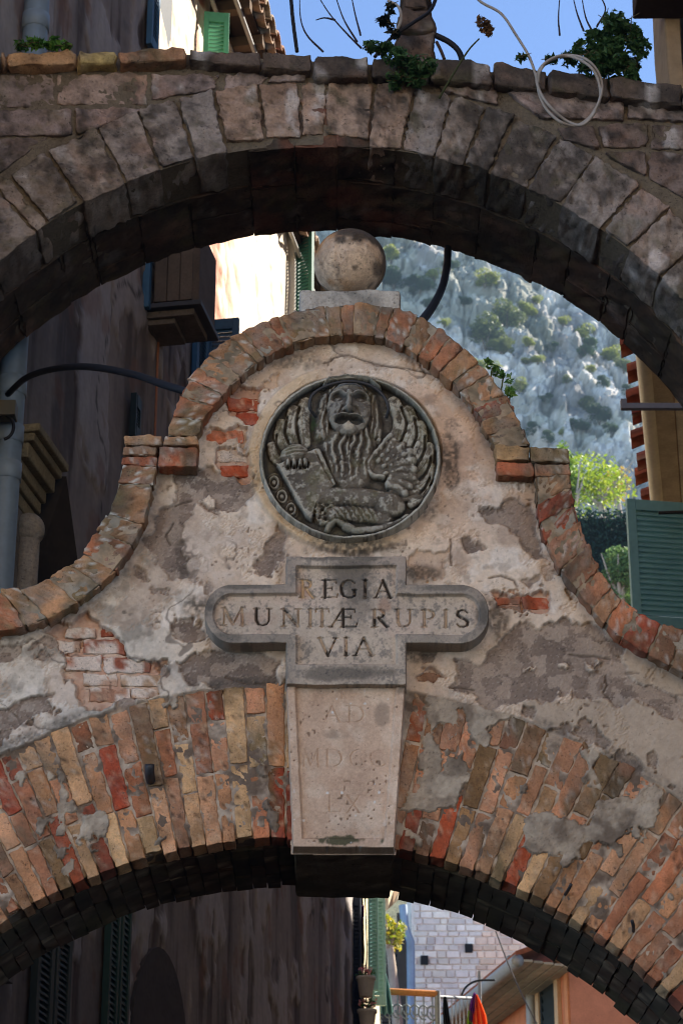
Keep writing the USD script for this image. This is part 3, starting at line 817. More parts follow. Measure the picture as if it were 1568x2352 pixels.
def plaque(uu, vv, P):
    a = lambda q_: 447.8 + .4467 * q_
    b = lambda q_: 1251.7 + .4467 * q_
    n1, n2, n3 = fbm(P, 10, 5, 41), fbm(P, 40, 4, 42), fbm(P, 150, 2, 43)
    uu2, vv2 = uu + 2.4 * n2, vv + 2.4 * n1 * 2
    out = np.minimum(rrect(uu2, vv2, a(468), b(58), a(1086), b(720), 1), rrect(uu2, vv2, a(48), b(202), a(1512), b(506), 66))
    inn = np.minimum(rrect(uu2, vv2, a(522), b(108), a(1036), b(612), 1), rrect(uu2, vv2, a(95), b(252), a(1464), b(458), 44))
    edge = sm(2.2, -1.0, out)
    hh = -.085 + .085 * edge - .017 * sm(1.5, -2.5, inn)
    L, which = letters(uu + 1.0 * n2, vv + 1.0 * n1, LINES, 1.12)
    hh = hh - .009 * L + .003 * n1 * edge + .0025 * n2 * edge
    c = np.broadcast_to(lin((182, 165, 146)), P.shape)
    c = mixc(c, lin((184, 164, 146)), sm(.0, .25, n1 + .3 * n2))
    c = mixc(c, lin((112, 106, 98)), sm(.0, .26, n2 + .5 * n3) * .75)
    border = sm(-1, 1, inn)
    grey = np.clip(.55 * border * sm(1.0, .2, np.abs(uu - a(780)) / 400 * 0 + .5 - n1 * 2) + .8 * border * (sm(700, 640, uu) + sm(900, 980, uu)), 0, 1)
    c = mixc(c, lin((112, 106, 97)), grey * .6)
    st = lambda cx, cy, rx, ry: sm(1.1, .4, np.hypot((uu - cx) / rx, (vv - cy) / ry) + 1.1 * (n1 + n2))
    dark = np.clip(st(a(820), b(150), 70, 60) + .7 * st(a(820), b(300), 46, 60) + .9 * st(a(640), b(60), 70, 10) + .8 * st(a(900), b(60), 50, 10) + st(a(60), b(300), 30, 50) + st(a(1480), b(350), 26, 50) + .7 * st(a(150), b(470), 50, 16) + .9 * st(a(780), b(660), 130, 18)
                   + .8 * st(a(250), b(215), 100, 8) + .6 * st(a(1300), b(220), 80, 8), 0, 1)
    c = mixc(c, lin((66, 64, 60)), dark * .72)
    rust = np.clip(st(a(560), b(240), 26, 30) + st(a(975), b(300), 18, 22) + .6 * st(a(300), b(370), 60, 22), 0, 1)
    c = mixc(c, lin((150, 110, 88)), rust * .5)
    # what is left of black paint in the letters
    keepk = np.array([.15, .55, .75, .7, .7, .12, .75, .25, .2, .2, .85, .5, .2, .12, .6, .75, .55, .6, .45])[which]
    paint = L * sm(.0, .12, keepk - .52 + 1.6 * n2 + .8 * n1)
    c = mixc(c, lin((34, 33, 34)), paint * .92)
    c = mixc(c, lin((196, 172, 140)), L * (which == 0) * .8)
    return hh, c, out < 4


relief('plaque', (460, 1130), (1270, 1575), PLQ, .0026, plaque, label='grey stone cross plaque cut with REGIA MUNITÆ RUPIS VIA')

KEY = D1 - .062
KL = [('R', 683, 752, 316, 396), ('.', 750, 766, 320, 396), ('A', 490, 704, 470, 640), ('D', 740, 944, 470, 640), ('M', 275, 478, 925, 1108), ('D', 510, 712, 928, 1108), ('C', 776, 944, 932, 1108), ('C', 990, 1164, 936, 1108), ('L', 532, 694, 1405, 1585), ('X', 735, 905, 1405, 1590)]
KL = [(c, 631.6 + .2197 * a, 631.6 + .2197 * b, 1515.8 + .2197 * t, 1515.8 + .2197 * w) for c, a, b, t, w in KL]
k3 = lambda pts: [(631.6 + .2197 * a, 1515.8 + .2197 * b) for a, b in pts]
KO, KI = k3([(112, 92), (1374, 92), (1246, 1972), (184, 1960)]), k3([(206, 190), (1272, 192), (1146, 1874), (286, 1868)])


def keyface(uu, vv, P):
    n1, n2, n3 = fbm(P, 10, 5, 51), fbm(P, 40, 4, 52), fbm(P, 150, 2, 53)
    out = psd(KO, uu + 1.6 * n2, vv + 3 * n1)
    inn = psd(KI, uu + 1.6 * n2, vv + 2 * n1)
    edge = sm(1.8, -1.2, out)
    L, which = letters(uu, vv, KL, .62)
    L = L * np.clip(.75 + 2.0 * n1 + n2, .15, 1)
    hh = -.07 + .07 * edge - .011 * sm(1.2, -2.5, inn) - .0042 * L + .003 * n1 + .002 * n2
    fade = sm(1690, 1600, vv) * 0
    c = np.broadcast_to(lin((190, 162, 138)), P.shape)
    c = mixc(c, lin((206, 184, 162)), sm(.0, .25, n1 + .4 * n2) * .8)
    c = mixc(c, lin((164, 134, 112)), sm(.03, .3, -n1 + .3 * n3) * .6)
    c = mixc(c, lin((150, 112, 82)), L * .30)
    st = lambda cx, cy, rx, ry, e=1.2: sm(1.05, .45, np.hypot((uu - cx) / rx, (vv - cy) / ry) + e * (n1 + n2))
    sx_ = lambda q_: 631.6 + .2197 * q_
    sy_ = lambda q_: 1515.8 + .2197 * q_
    c = mixc(c, lin((98, 92, 84)), np.clip(st(sx_(700), sy_(125), 130, 18) + .8 * st(sx_(1330), sy_(180), 16, 60) + .55 * st(sx_(1120), sy_(560), 26, 40) + .5 * st(sx_(620), sy_(780), 30, 18), 0, 1) * .8)
    c = mixc(c, lin((60, 64, 40)), np.clip(st(sx_(690), sy_(1880), 62, 11, 1.6) + st(sx_(600), sy_(1910), 40, 9, 1.5) + st(sx_(1120), sy_(1900), 8, 12), 0, 1) * .9)
    white = sm(.88, .93, vnoise(P * 60, 55)) * sm(.4, .6, vnoise(P * 8, 56))
    c = mixc(c, lin((214, 212, 206)), white * .9)
    pit = sm(.86, .93, vnoise(P * 95, 57)) * sm(.45, .6, vnoise(P * 14, 58))
    c = mixc(c, lin((88, 70, 56)), pit * .7)
    return hh - .003 * pit, c, out < 4


relief('keystone', (648, 940), (1528, 1960), KEY, .0028, keyface, label='tapered pale keystone cut with AD MDCC LX')
kb = U(*np.array([KO[3], KO[2], KO[1], KO[0]]).T, KEY + .066)
bl, br = U(676, 2085, D1 + .70), U(890, 2085, D1 + .70)
zb = U(790, 1956, KEY)[2]
f_ = U(*np.array([KO[3], KO[2], KO[1], KO[0]]).T, KEY)
f_ = f_ + (f_ - f_.mean(0)) * -.004
f_[:, 1] = KEY + .035
b_ = f_.copy()
b_[:, 1] = D1 + .70
b_[:2, 2] = f_[:2, 2] + .005
v, fc = hexa(f_, b_, .008, .05, .004, 14, 5)
obj('keystone_block', v, fc, MATS['rough'], GATE, brick_col(v, (120, 104, 84), 9, .35))

# --- ball on its plinth
W = U(*np.array([(687, 712), (921, 712), (921, 664), (687, 664)], float).T, D1 - .03)
W[:2, 2] -= .03
v, fc = hexa(W, W + [0, .40, 0], .009, .03, .005, 14, 3)
c = np.broadcast_to(lin((168, 160, 148)), v.shape)
c = mixc(c, lin((108, 104, 96)), sm(.0, .2, fbm(v, 16, 5, 71)) * .8)
obj('plinth', v, fc, MATS['rough'], GATE, c)
bc = U(804, 606, D1 + .16)
br_ = 84 / FPX * np.linalg.norm(bc - EYE) * .985
s = trimesh.creation.icosphere(5, br_)
v = np.asarray(s.vertices)
v = v * (1 + .02 * fbm(v, 9, 4, 81)[:, None] - .03 * sm(.62, .75, vnoise(v * 22, 88))[:, None] * sm(.5, .7, vnoise(v * 7, 89))[:, None]) * [1, 1, .97] + bc
d = (v - bc) / br_
c = np.broadcast_to(lin((212, 184, 154)), v.shape)
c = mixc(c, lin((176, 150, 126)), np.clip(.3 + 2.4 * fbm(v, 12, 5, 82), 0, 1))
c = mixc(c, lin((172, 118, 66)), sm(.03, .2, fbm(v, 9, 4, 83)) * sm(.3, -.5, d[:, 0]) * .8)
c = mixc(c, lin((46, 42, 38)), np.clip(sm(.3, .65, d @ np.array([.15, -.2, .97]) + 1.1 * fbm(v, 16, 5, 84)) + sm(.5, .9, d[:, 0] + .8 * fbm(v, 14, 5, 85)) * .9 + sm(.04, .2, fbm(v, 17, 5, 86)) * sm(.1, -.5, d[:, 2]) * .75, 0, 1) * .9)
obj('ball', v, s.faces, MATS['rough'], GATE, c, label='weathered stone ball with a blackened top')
# --- the lion medallion
MD = D1 - .07


def lion(uu, vv, P):
    a, b = (uu - 562.7) / .3222, (vv - 826.8) / .3222          # drawing units
    n1, n2, n3 = fbm(P, 14, 5, 101), fbm(P, 55, 4, 102), fbm(P, 170, 2, 103)
    a, b = a + 10 * n2, b + 10 * n1
    H = np.zeros(a.shape)                                      # in millimetres above the ground of the disc
    rr = np.hypot((a - 748) / 650, (b - 690) / 588)

    def dome(cx, cy, rx, ry, rot=0.0, p=.5):
        c_, s_ = math.cos(rot), math.sin(rot)
        x_, y_ = (a - cx) * c_ + (b - cy) * s_, -(a - cx) * s_ + (b - cy) * c_
        return np.clip(1 - (x_ / rx) ** 2 - (y_ / ry) ** 2, 0, 1) ** p

    def ridge(pts, w, p=.5, n=6):
        d = segd(a, b, spline(pts, n) if len(pts) > 2 else pts)
        return np.clip(1 - (d / w) ** 2, 0, 1) ** p

    def slab(poly, soft=14):
        return sm(soft, -soft, psd(poly, a, b))
    up = lambda h_: np.maximum(H, h_)
    # feathers behind
    left = [([(428, 285), (408, 400), (420, 560)], 50), ([(345, 335), (322, 470), (360, 590)], 46), ([(258, 430), (244, 520), (290, 600)], 42), ([(192, 590), (200, 650), (235, 690)], 38)]
    right = [([(1060, 285), (1110, 400), (1080, 545)], 54), ([(1165, 340), (1195, 470), (1130, 610)], 50), ([(1255, 450), (1250, 580), (1185, 720)], 46), ([(1318, 600), (1295, 700), (1210, 800)], 42), ([(1335, 740), (1305, 830), (1225, 900)], 36), ([(1300, 900), (1250, 960), (1190, 1000)], 34)]
    feather = np.zeros(a.shape)
    for pts, w in left + right:
        g = ridge(pts, w, .22)
        vane = .5 + .5 * np.sin(segd(a, b, spline(pts, 6)) * .9 + (a + b) * .28)
        feather = np.maximum(feather, g)
        H = up(14 * g - 2.2 * vane * (g > 0))
        H = H - 3.0 * ridge(pts, 4, 1)
    for grp in (left, right):                                   # the cuts between neighbouring feathers
        for (p_, _w), (q2, _w2) in zip(grp[:-1], grp[1:]):
            H = H - 15 * ridge([tuple((np.array(x_) + np.array(y_)) / 2) for x_, y_ in zip(p_, q2)], 11, .7)
    # big front wing with scales
    wing = [(1040, 518), (985, 570), (900, 668), (872, 745), (905, 800), (1000, 815), (1060, 870), (1200, 900), (1240, 840), (1225, 760), (1180, 640), (1110, 570)]
    ws = slab(wing, 16)
    H = np.maximum(H, ws * 18)
    for i in range(8):                                         # coverts spread from the shoulder
        th = math.radians(-62 + 13.5 * i)
        c0, s0 = math.cos(th), math.sin(th)
        p0_, p1_ = (925 + 120 * c0, 800 + 120 * s0), (925 + (300 - 9 * abs(i - 2)) * c0, 800 + (290 - 9 * abs(i - 2)) * s0)
        g_ = ridge([p0_, ((p0_[0] + p1_[0]) / 2 + 8 * s0, (p0_[1] + p1_[1]) / 2 - 8 * c0), p1_], 33, .35)
        H = np.maximum(H, (17 + .9 * i) * g_ + 5 * g_)
    for j, (rad, n_) in enumerate(((235, 7), (190, 6), (145, 5), (100, 3))):
        for i in range(n_):
            th = math.radians(-78 + (96.0 / n_) * (i + .5 * (j % 2)))
            H = np.maximum(H, (24 + 2.0 * j) * dome(905 + rad * math.cos(th), 790 + rad * math.sin(th), 31, 22, th, .4))
    H = up(27 * ridge([(1040, 520), (960, 610), (885, 710), (900, 795), (985, 815)], 22))
    # lower pinions of the wing
    for i in range(4):
        H = up((18 - i) * ridge([(1040, 850 + 34 * i), (1130, 860 + 36 * i), (1230, 850 + 32 * i)], 24, .5))
    # body, haunch, legs, tail
    H = up(30 * ridge([(470, 935), (640, 950), (800, 955), (960, 980), (1040, 1010)], 74, .5))
    H = up(34 * dome(1020, 1010, 130, 96, .2))
    H = up(22 * ridge([(620, 1080), (760, 1075), (900, 1085), (1000, 1110)], 60, .5))
    hair = .5 + .5 * np.sin(a * .16 - b * .10 + 6 * n2)
    H = H + 4.5 * hair * sm(40, -10, psd([(640, 1040), (760, 1025), (900, 1045), (930, 1110), (700, 1130), (640, 1090)], a, b))
    H = up(24 * ridge([(720, 1165), (800, 1200), (930, 1190), (1060, 1160), (1160, 1110)], 34, .5))
    H = up(22 * ridge([(720, 1165), (650, 1130), (600, 1165), (585, 1195)], 24, .5))
    # chest and beard
    mane = slab([(590, 470), (560, 620), (610, 820), (700, 930), (830, 900), (930, 760), (930, 560), (890, 450)], 40)
    strand = np.sin((a - 740) * .115 + 1.6 * np.sin(b * .019) * np.sign(a - 740) + 9 * n1)
    curl = np.sin(np.hypot(a - 705, b - 770) * .16) * sm(180, 60, np.hypot(a - 705, b - 770)) + np.sin(np.hypot(a - 800, b - 660) * .17) * sm(120, 40, np.hypot(a - 800, b - 660))
    H = np.maximum(H, mane * (24 + 5.5 * strand * sm(940, 600, b) + 2.2 * curl * np.abs(strand)))
    # locks beside the face
    for sgn in (-1, 1):
        lk = slab([(740 + sgn * 90, 150), (740 + sgn * 190, 230), (740 + sgn * 215, 360), (740 + sgn * 235, 540), (740 + sgn * 150, 560), (740 + sgn * 120, 400)], 26)
        st_ = np.sin((a - 740) * .17 * sgn + .012 * b * sgn + 8 * n1 + 1.2 * np.sin(b * .025))
        H = np.maximum(H, lk * (21 + 3.4 * st_))
    # book with its edge, paw on top
    H = np.maximum(H, 26 * slab([(225, 738), (290, 700), (505, 618), (535, 622), (650, 872), (520, 980), (470, 1130), (430, 1105), (330, 930)], 7))
    H = H - 6 * ridge([(290, 860), (350, 985), (440, 1110)], 5, 1) - 5 * ridge([(505, 640), (560, 760), (625, 872)], 6, 1)
    H = np.maximum(H, 40 * dome(352, 655, 108, 82, -.2, .5))
    H = H + 4 * np.sin(b * .22 + a * .03) * dome(352, 640, 90, 50)
    for cx in (305, 348, 392, 428):
        H = up(40 * dome(cx, 722, 22, 44, 0, .5))
        H = H - 14 * dome(cx + 21, 742, 7, 26)
        H = H - 12 * dome(cx, 758, 12, 14)
    # cuff, crumbled lump under the book
    lump = dome(520, 1020, 90, 70) + dome(560, 1100, 80, 60) + dome(640, 1010, 60, 40)
    H = up(22 * np.clip(lump, 0, 1) * (.8 + 2.2 * n2 + 1.2 * n1))
    # curls on the ground at the left
    for cx, cy in ((205, 850), (262, 950), (325, 1040)):
        d_ = np.hypot((a - cx) / 1.0, (b - cy) / 1.25)
        H = up((8 + 5 * np.sin(d_ * .24)) * sm(64, 44, d_))
    # head
    face = dome(742, 340, 158, 190, 0, .40)
    H = np.maximum(H, 22 + 24 * face - 22 * (face == 0))
    H = H + 7 * dome(742, 205, 110, 70)
    for sgn in (-1, 1):
        ex = 742 + sgn * 80
        H = H - 15 * dome(ex, 272, 52, 36, sgn * .12, .8)
        H = H + 9 * dome(ex, 282, 28, 17, sgn * .1, .7)
        H = H - 3 * ridge([(ex - 26, 270), (ex, 262), (ex + 26, 272)], 5, 1)
        H = H + 9 * ridge([(742 + sgn * 24, 262), (ex - sgn * 12, 232), (ex + sgn * 40, 244), (ex + sgn * 58, 278)], 14, .7)
        H = H + 5 * dome(742 + sgn * 92, 365, 46, 50)
        H = H - 5 * ridge([(742 + sgn * 44, 340), (742 + sgn * 78, 400), (742 + sgn * 100, 440)], 9, .8)
    H = H + 13 * ridge([(742, 245), (740, 310), (738, 362)], 24, .7) + 11 * dome(738, 366, 46, 24, 0, .6)
    H = H - 9 * dome(714, 382, 15, 8) - 9 * dome(762, 382, 15, 8)
    mouth = np.clip(dome(690, 430, 50, 30, -.1, .4) + dome(790, 432, 50, 30, .1, .4) + dome(740, 420, 50, 18, 0, .4), 0, 1)
    H = H - 27 * mouth
    H = H + 8 * ridge([(640, 410), (700, 396), (740, 408), (785, 396), (832, 412)], 12, .7)
    H = np.maximum(H, 40 * dome(735, 462, 42, 30, 0, .4)) + 6 * dome(735, 490, 60, 34)
    # rim
    rim = sm(.945, .962, rr)
    H = np.where(rim > 0, np.maximum(H * (1 - rim), 34 * rim), H)
    cut = sm(18, 0, np.abs(segd(a, b, [(560, 175), (600, 125), (735, 108), (880, 125), (960, 190)]) - 0))
    H = np.maximum(H, 44 * cut)
    H = H + 5 * n2 + 2.4 * n3 + 4 * n1
    edge = sm(1.012, .985, rr)
    crown = slab([(555, 180), (590, 130), (650, 108), (735, 102), (830, 108), (890, 130), (955, 195), (740, 260)], 5)
    edge = np.maximum(edge, crown)
    from scipy.ndimage import gaussian_filter
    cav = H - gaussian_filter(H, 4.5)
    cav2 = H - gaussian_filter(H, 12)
    hh = np.where(edge > 0, 1.2 * (H - 34) / 1000.0 + .0, 0) * edge - .075 * (1 - edge)
    c = np.broadcast_to(lin((104, 95, 82)), P.shape)
    c = mixc(c, lin((78, 71, 62)), np.clip(.4 + 3 * n1, 0, 1))
    # weathered pale feathers and rim; edge light and hollow shade painted by curvature
    c = mixc(c, lin((176, 172, 158)), np.clip(feather * sm(-.10, .14, n2 + .6 * n1) * .75, 0, 1) * sm(0, 1, a > 0))
    c = mixc(c, lin((172, 168, 154)), rim * sm(-.12, .12, n1 + n2) * .85)
    c = mixc(c, lin((178, 172, 156)), np.clip(sm(.6, 3.6, cav + 7 * n2 + 3 * n1) * .62, 0, 1))  # raised edges lightened by curvature, a painted highlight
    c = mixc(c, lin((170, 162, 146)), np.clip(np.clip(lump, 0, 1) * sm(-.05, .15, n2) + dome(505, 640, 36, 24) * .8 + dome(540, 790, 60, 90) * sm(0, .2, n2) + dome(580, 1170, 60, 40) * .7, 0, 1) * .8)
    c = mixc(c, lin((92, 88, 56)), sm(.04, .22, fbm(P, 18, 4, 105)) * .4)
    c = mixc(c, lin((40, 38, 34)), np.clip(sm(-.6, -4.5, cav) * .5 + sm(-3, -11, cav2) * .3, 0, .8))  # hollows darkened by curvature, painted shade
    c = mixc(c, lin((44, 62, 34)), dome(475, 430, 50, 60) * sm(-.05, .1, n2) * .9)
    c = mixc(c, lin((84, 82, 80)), sm(.1, .7, face) * .45)
    c = mixc(c, lin((190, 178, 156)), dome(735, 468, 44, 36) * .8)
    return hh, c, (rr < 1.02) | (crown > .01)


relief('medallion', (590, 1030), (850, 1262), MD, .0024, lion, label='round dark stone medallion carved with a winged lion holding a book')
q_ = lambda a_, b_, Y: U(562.7 + .3222 * a_, 826.8 + .3222 * b_, Y)
hv, hf = tube([q_(505, 405, MD + .012), q_(462, 340, MD - .012), q_(480, 250, MD - .018), q_(580, 185, MD - .022), q_(735, 152, MD - .024), q_(890, 180, MD - .022), q_(985, 255, MD - .018), q_(1022, 340, MD - .012), q_(1005, 415, MD + .012)], .0062, 8, 6)
obj('halo_ring', hv, hf, MATS['metal'], GATE, lin((34, 32, 32)))
# ------------------------------------------------------------------ the upper arch between the houses, behind the gate
UP = thing('stone_arch', 'dark stone flying arch with weedy coping, spanning between the houses behind the gate', 'arch', (0, D2, 0))
UI_C, UI_R, UX_C, UX_R, UDEP = (-0.107, 5.632), 2.203, (-0.119, 5.816), 2.411, .86


def stone_col(P, base, seed, dark=.3, salt=.6):
    a, b, d = fbm(P + seed, 5, 5, seed), fbm(P, 20, 5, seed + 1), fbm(P, 2.2, 4, 301)
    c = np.broadcast_to(lin(base), P.shape)
    c = mixc(c, lin(base) * [.66, .60, .56], np.clip(.3 + 2.5 * a, 0, 1))
    c = mixc(c, lin((166, 126, 104)), sm(.08, .24, fbm(P, 6, 4, 302)) * .3)
    c = mixc(c, lin((58, 52, 47)), np.clip(dark + 2.4 * d + 2.2 * b + .9 * fbm(P * [1, 1, .5], 9, 4, 303), 0, 1) * .88)
    c = mixc(c, lin((204, 198, 194)), sm(.13, .28, fbm(P * [1.4, 1, .7], 6, 5, 305)) * salt)
    pit = sm(.78, .9, vnoise(P * 70, 307)) * sm(.4, .6, vnoise(P * 11, 308))
    c = mixc(c, lin((48, 42, 38)), pit * .6)
    return mixc(c, lin((84, 80, 52)), sm(.08, .25, fbm(P, 11, 5, 306)) * .4)


def arc_pt(c, r, a):
    return np.array([c[0] + r * math.cos(a), c[1] + r * math.sin(a)])


def ray_r(a):
    """distance from the intrados centre to the extrados at angle a"""
    o, d = np.array(UI_C) - np.array(UX_C), np.array([math.cos(a), math.sin(a)])
    b = np.dot(o, d)
    return -b + math.sqrt(b * b - np.dot(o, o) + UX_R ** 2)


jx = [(35, 478), (78, 470), (147, 407), (240, 325), (340, 330 - 20), (420, 270), (505, 275), (602, 262), (690, 255), (748, 255), (852, 262), (935, 282), (1018, 290), (1092, 310), (1154, 325), (1250, 365), (1330, 405), (1430, 470), (1500, 510)]
ja = []
for a, b in jx:
    p = U(a, b, D2)
    ja.append(math.atan2(p[2] - UI_C[1], p[0] - UI_C[0]))
ja = [ja[0] + .36, ja[0] + .24, ja[0] + .12] + ja + [ja[-1] - .10, ja[-1] - .2, ja[-1] - .3, ja[-1] - .4]
UT = [(160, 148, 140), (155, 145, 138), (147, 137, 130), (161, 147, 135), (143, 133, 124), (154, 141, 130)]
for i, (a0, a1) in enumerate(zip(ja[:-1], ja[1:])):
    g = .0045 / UI_R
    am = (a0 + a1) / 2
    xm = UI_C[0] + UI_R * math.cos(am)
    lift = .06 if -.58 < xm < .12 else rng.uniform(-.006, .01)
    yf = D2 + rng.uniform(-.012, .012)
    A = [arc_pt(UI_C, UI_R + lift + rng.uniform(-.01, .01), a0 - g), arc_pt(UI_C, UI_R + lift + rng.uniform(-.01, .01), a1 + g), arc_pt(UI_C, ray_r(a1) - .006, a1 + g), arc_pt(UI_C, ray_r(a0) - .006, a0 - g)]
    q_ = np.array([(p[0], yf + rng.uniform(-.006, .006), p[1]) for p in A])
    v, fc = hexa(q_, q_ + [0, .34, 0], .009, (.014, .014, .05), .010, 11, 400 + i)
    side = xm < -.55 or xm > .75
    obj('stone', v, fc, MATS['rough'], UP, stone_col(v, UT[i % len(UT)] if not (-.6 < xm < .3) else (170, 146, 128), 400 + i, .24 if xm < -.6 else .30 if xm < .4 else .62))
# underside: courses running back, uneven and broken near the crown
a = math.radians(180 - 34)
i = 0
while a > math.radians(30):
    w = rng.uniform(.14, .34) / UI_R
    y0 = D2 + .345
    xm = UI_C[0] + UI_R * math.cos(a - w / 2)
    if -.62 < xm < .15:
        y0 = D2 + .006 + rng.uniform(0, .01)
    while y0 < D2 + UDEP - .05:
        y1 = min(D2 + UDEP, y0 + rng.uniform(.18, .5))
        if D2 + UDEP - y1 < .1:
            y1 = D2 + UDEP + rng.uniform(-.015, .02)
        rr = UI_R + rng.uniform(-.003, .003)
        g = .001 / UI_R
        A = [arc_pt(UI_C, rr, a - g), arc_pt(UI_C, rr, a - w + g), arc_pt(UI_C, rr + .22, a - w + g), arc_pt(UI_C, rr + .22, a - g)]
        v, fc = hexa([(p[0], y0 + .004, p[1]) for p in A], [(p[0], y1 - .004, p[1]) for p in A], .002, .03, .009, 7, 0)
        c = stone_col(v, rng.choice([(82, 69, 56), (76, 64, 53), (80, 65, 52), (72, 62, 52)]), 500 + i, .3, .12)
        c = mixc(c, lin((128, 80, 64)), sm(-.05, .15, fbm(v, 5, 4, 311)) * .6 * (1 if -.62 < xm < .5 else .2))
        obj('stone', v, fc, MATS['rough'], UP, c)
        i += 1
        y0 = y1
    a -= w
# core behind the faces
an = np.linspace(math.radians(8), math.radians(172), 80)
inner = np.stack([UI_C[0] + (UI_R + .012) * np.cos(an), UI_C[1] + (UI_R + .012) * np.sin(an)], 1)
ctop = np.array([U(a_, b_, D2)[[0, 2]] for a_, b_ in [(-420, 128), (0, 124), (420, 118), (820, 140), (1230, 165), (1568, 196), (1950, 225)]])
body = Polygon(np.vstack([inner, [(-2.6, inner[-1][1]), (-2.6, ctop[0][1])], ctop, [(2.6, ctop[-1][1]), (2.6, inner[0][1])]])).buffer(0)
bm = trimesh.creation.extrude_polygon(body, UDEP - .04, engine='earcut')
bv = np.stack([bm.vertices[:, 0], D2 + UDEP - .018 - bm.vertices[:, 2], bm.vertices[:, 1]], 1)
obj('mortar_core', bv, bm.faces, MATS['rough'], UP, lin((104, 94, 80)), smooth=False)
# spandrel stones
for i, qd in enumerate([[(-160, 247), (-8, 246), (-8, 168), (-160, 170)], [(-4, 246), (126, 241), (124, 164), (-4, 168)], [(132, 239), (337, 240), (340, 167), (129, 167)], [(344, 230), (492, 201), (508, 167), (346, 167)], [(514, 207), (600, 192), (622, 166), (516, 166)], [(608, 188), (700, 183), (700, 166), (630, 166)],
                        [(-160, 315), (-6, 312), (-6, 250), (-160, 250)], [(-2, 312), (167, 306), (165, 246), (-2, 250)], [(175, 306), (300, 264), (334, 245), (172, 246)], [(-160, 470), (0, 396), (108, 314), (-160, 318)],
                        [(1015, 207), (1142, 238), (1142, 196), (1000, 190)], [(1152, 243), (1262, 302), (1434, 270), (1150, 197)], [(1242, 268), (1432, 272), (1434, 208), (1156, 200)], [(1440, 270), (1585, 276), (1585, 218), (1438, 210)],
                        [(1290, 318), (1378, 338), (1366, 285), (1276, 288)], [(1384, 338), (1490, 336), (1488, 282), (1370, 284)], [(1496, 340), (1700, 345), (1700, 284), (1492, 281)], [(1404, 360), (1486, 402), (1484, 345), (1386, 344)], [(1492, 410), (1600, 470), (1700, 352), (1490, 346)]]):
    if i == 11:
        continue
    W = U(*np.array(qd, float).T, D2 + rng.uniform(-.008, .014))
    v, fc = hexa(W, W + [0, .2, 0], .009, (.014, .014, .08), .010, 11, 600 + i)
    obj('stone', v, fc, MATS['rough'], UP, stone_col(v, [(168, 152, 146), (158, 144, 138), (164, 144, 132), (150, 134, 128)][i % 4] if i < 14 else (132, 116, 108), 600 + i, .2 if i < 10 else .48))
# coping course
cpt = [(-200, 122), (0, 118), (13, 118), (177, 114), (268, 112), (430, 106), (600, 117), (720, 121), (850, 126), (990, 130), (1130, 142), (1260, 155), (1400, 172), (1568, 190), (1800, 212)]
for i, ((x0, y0), (x1, y1)) in enumerate(zip(cpt[:-1], cpt[1:])):
    hb = 32 + 8 * (i > 5) + 10 * (i > 6)
    W = U(np.array([x0 + 2, x1 - 2, x1 - 2, x0 + 2], float), np.array([y0 + hb, y1 + hb, y1, y0], float), D2 - .055 + rng.uniform(-.012, .012))
    v, fc = hexa(W, W + [0, UDEP + .1, 0], .016, .03, .012, 8, 700 + i)
    if i < 4:
        c = brick_col(v, [(150, 120, 92), (150, 120, 92), (196, 156, 116), (200, 178, 120)][i], 700 + i, .05)
    elif i == 4:
        c = brick_col(v, (176, 130, 98), 700 + i, .25, .2)
    else:
        c = stone_col(v, (104, 90, 80), 700 + i, .45)
    obj('coping_stone', v, fc, MATS['rough'], UP, c)
# ------------------------------------------------------------------ houses along the left of the street
LA = math.radians(10)
LP = np.array([-1.90, 10.5, 0.0])
LS, LN = np.array([math.sin(LA), math.cos(LA), 0]), np.array([math.cos(LA), -math.sin(LA), 0])


def plane_hit(x, y, p0, n):
    d = U(x, y, 1.0) - EYE
    t = (np.dot(p0 - EYE, n)) / (d @ n)
    return EYE + d * np.asarray(t)[..., None]


def Ls(x, y, off=0.0):
    """along-the-wall and height of the point the photograph shows at (x, y), off metres in front of the left wall"""
    p = plane_hit(x, y, LP + LN * off, LN)
    return float((p - LP) @ LS), float(p[2])


def Lw(s, n, z):
    s, n, z = np.broadcast_arrays(np.asarray(s, float), n, z)
    return LP + s[..., None] * LS + n[..., None] * LN + z[..., None] * np.array([0, 0, 1.0])


def frame_box(o, ex, ey, lo, hi, r=.004, step=.4, amp=0.0, seed=0):
    """box in a turned frame: ex, ey horizontal axes"""
    v, f = box(lo, hi, r, step, amp, seed)
    return o + v[:, :1] * ex + v[:, 1:2] * ey + v[:, 2:] * np.array([0, 0, 1.0]), f


def Lbox(s0, s1, n0, n1, z0, z1, **k):
    v, f = frame_box(LP, LS, LN, (s0, n0, z0), (s1, n1, z1), **k)
    return v, f[:, ::-1]


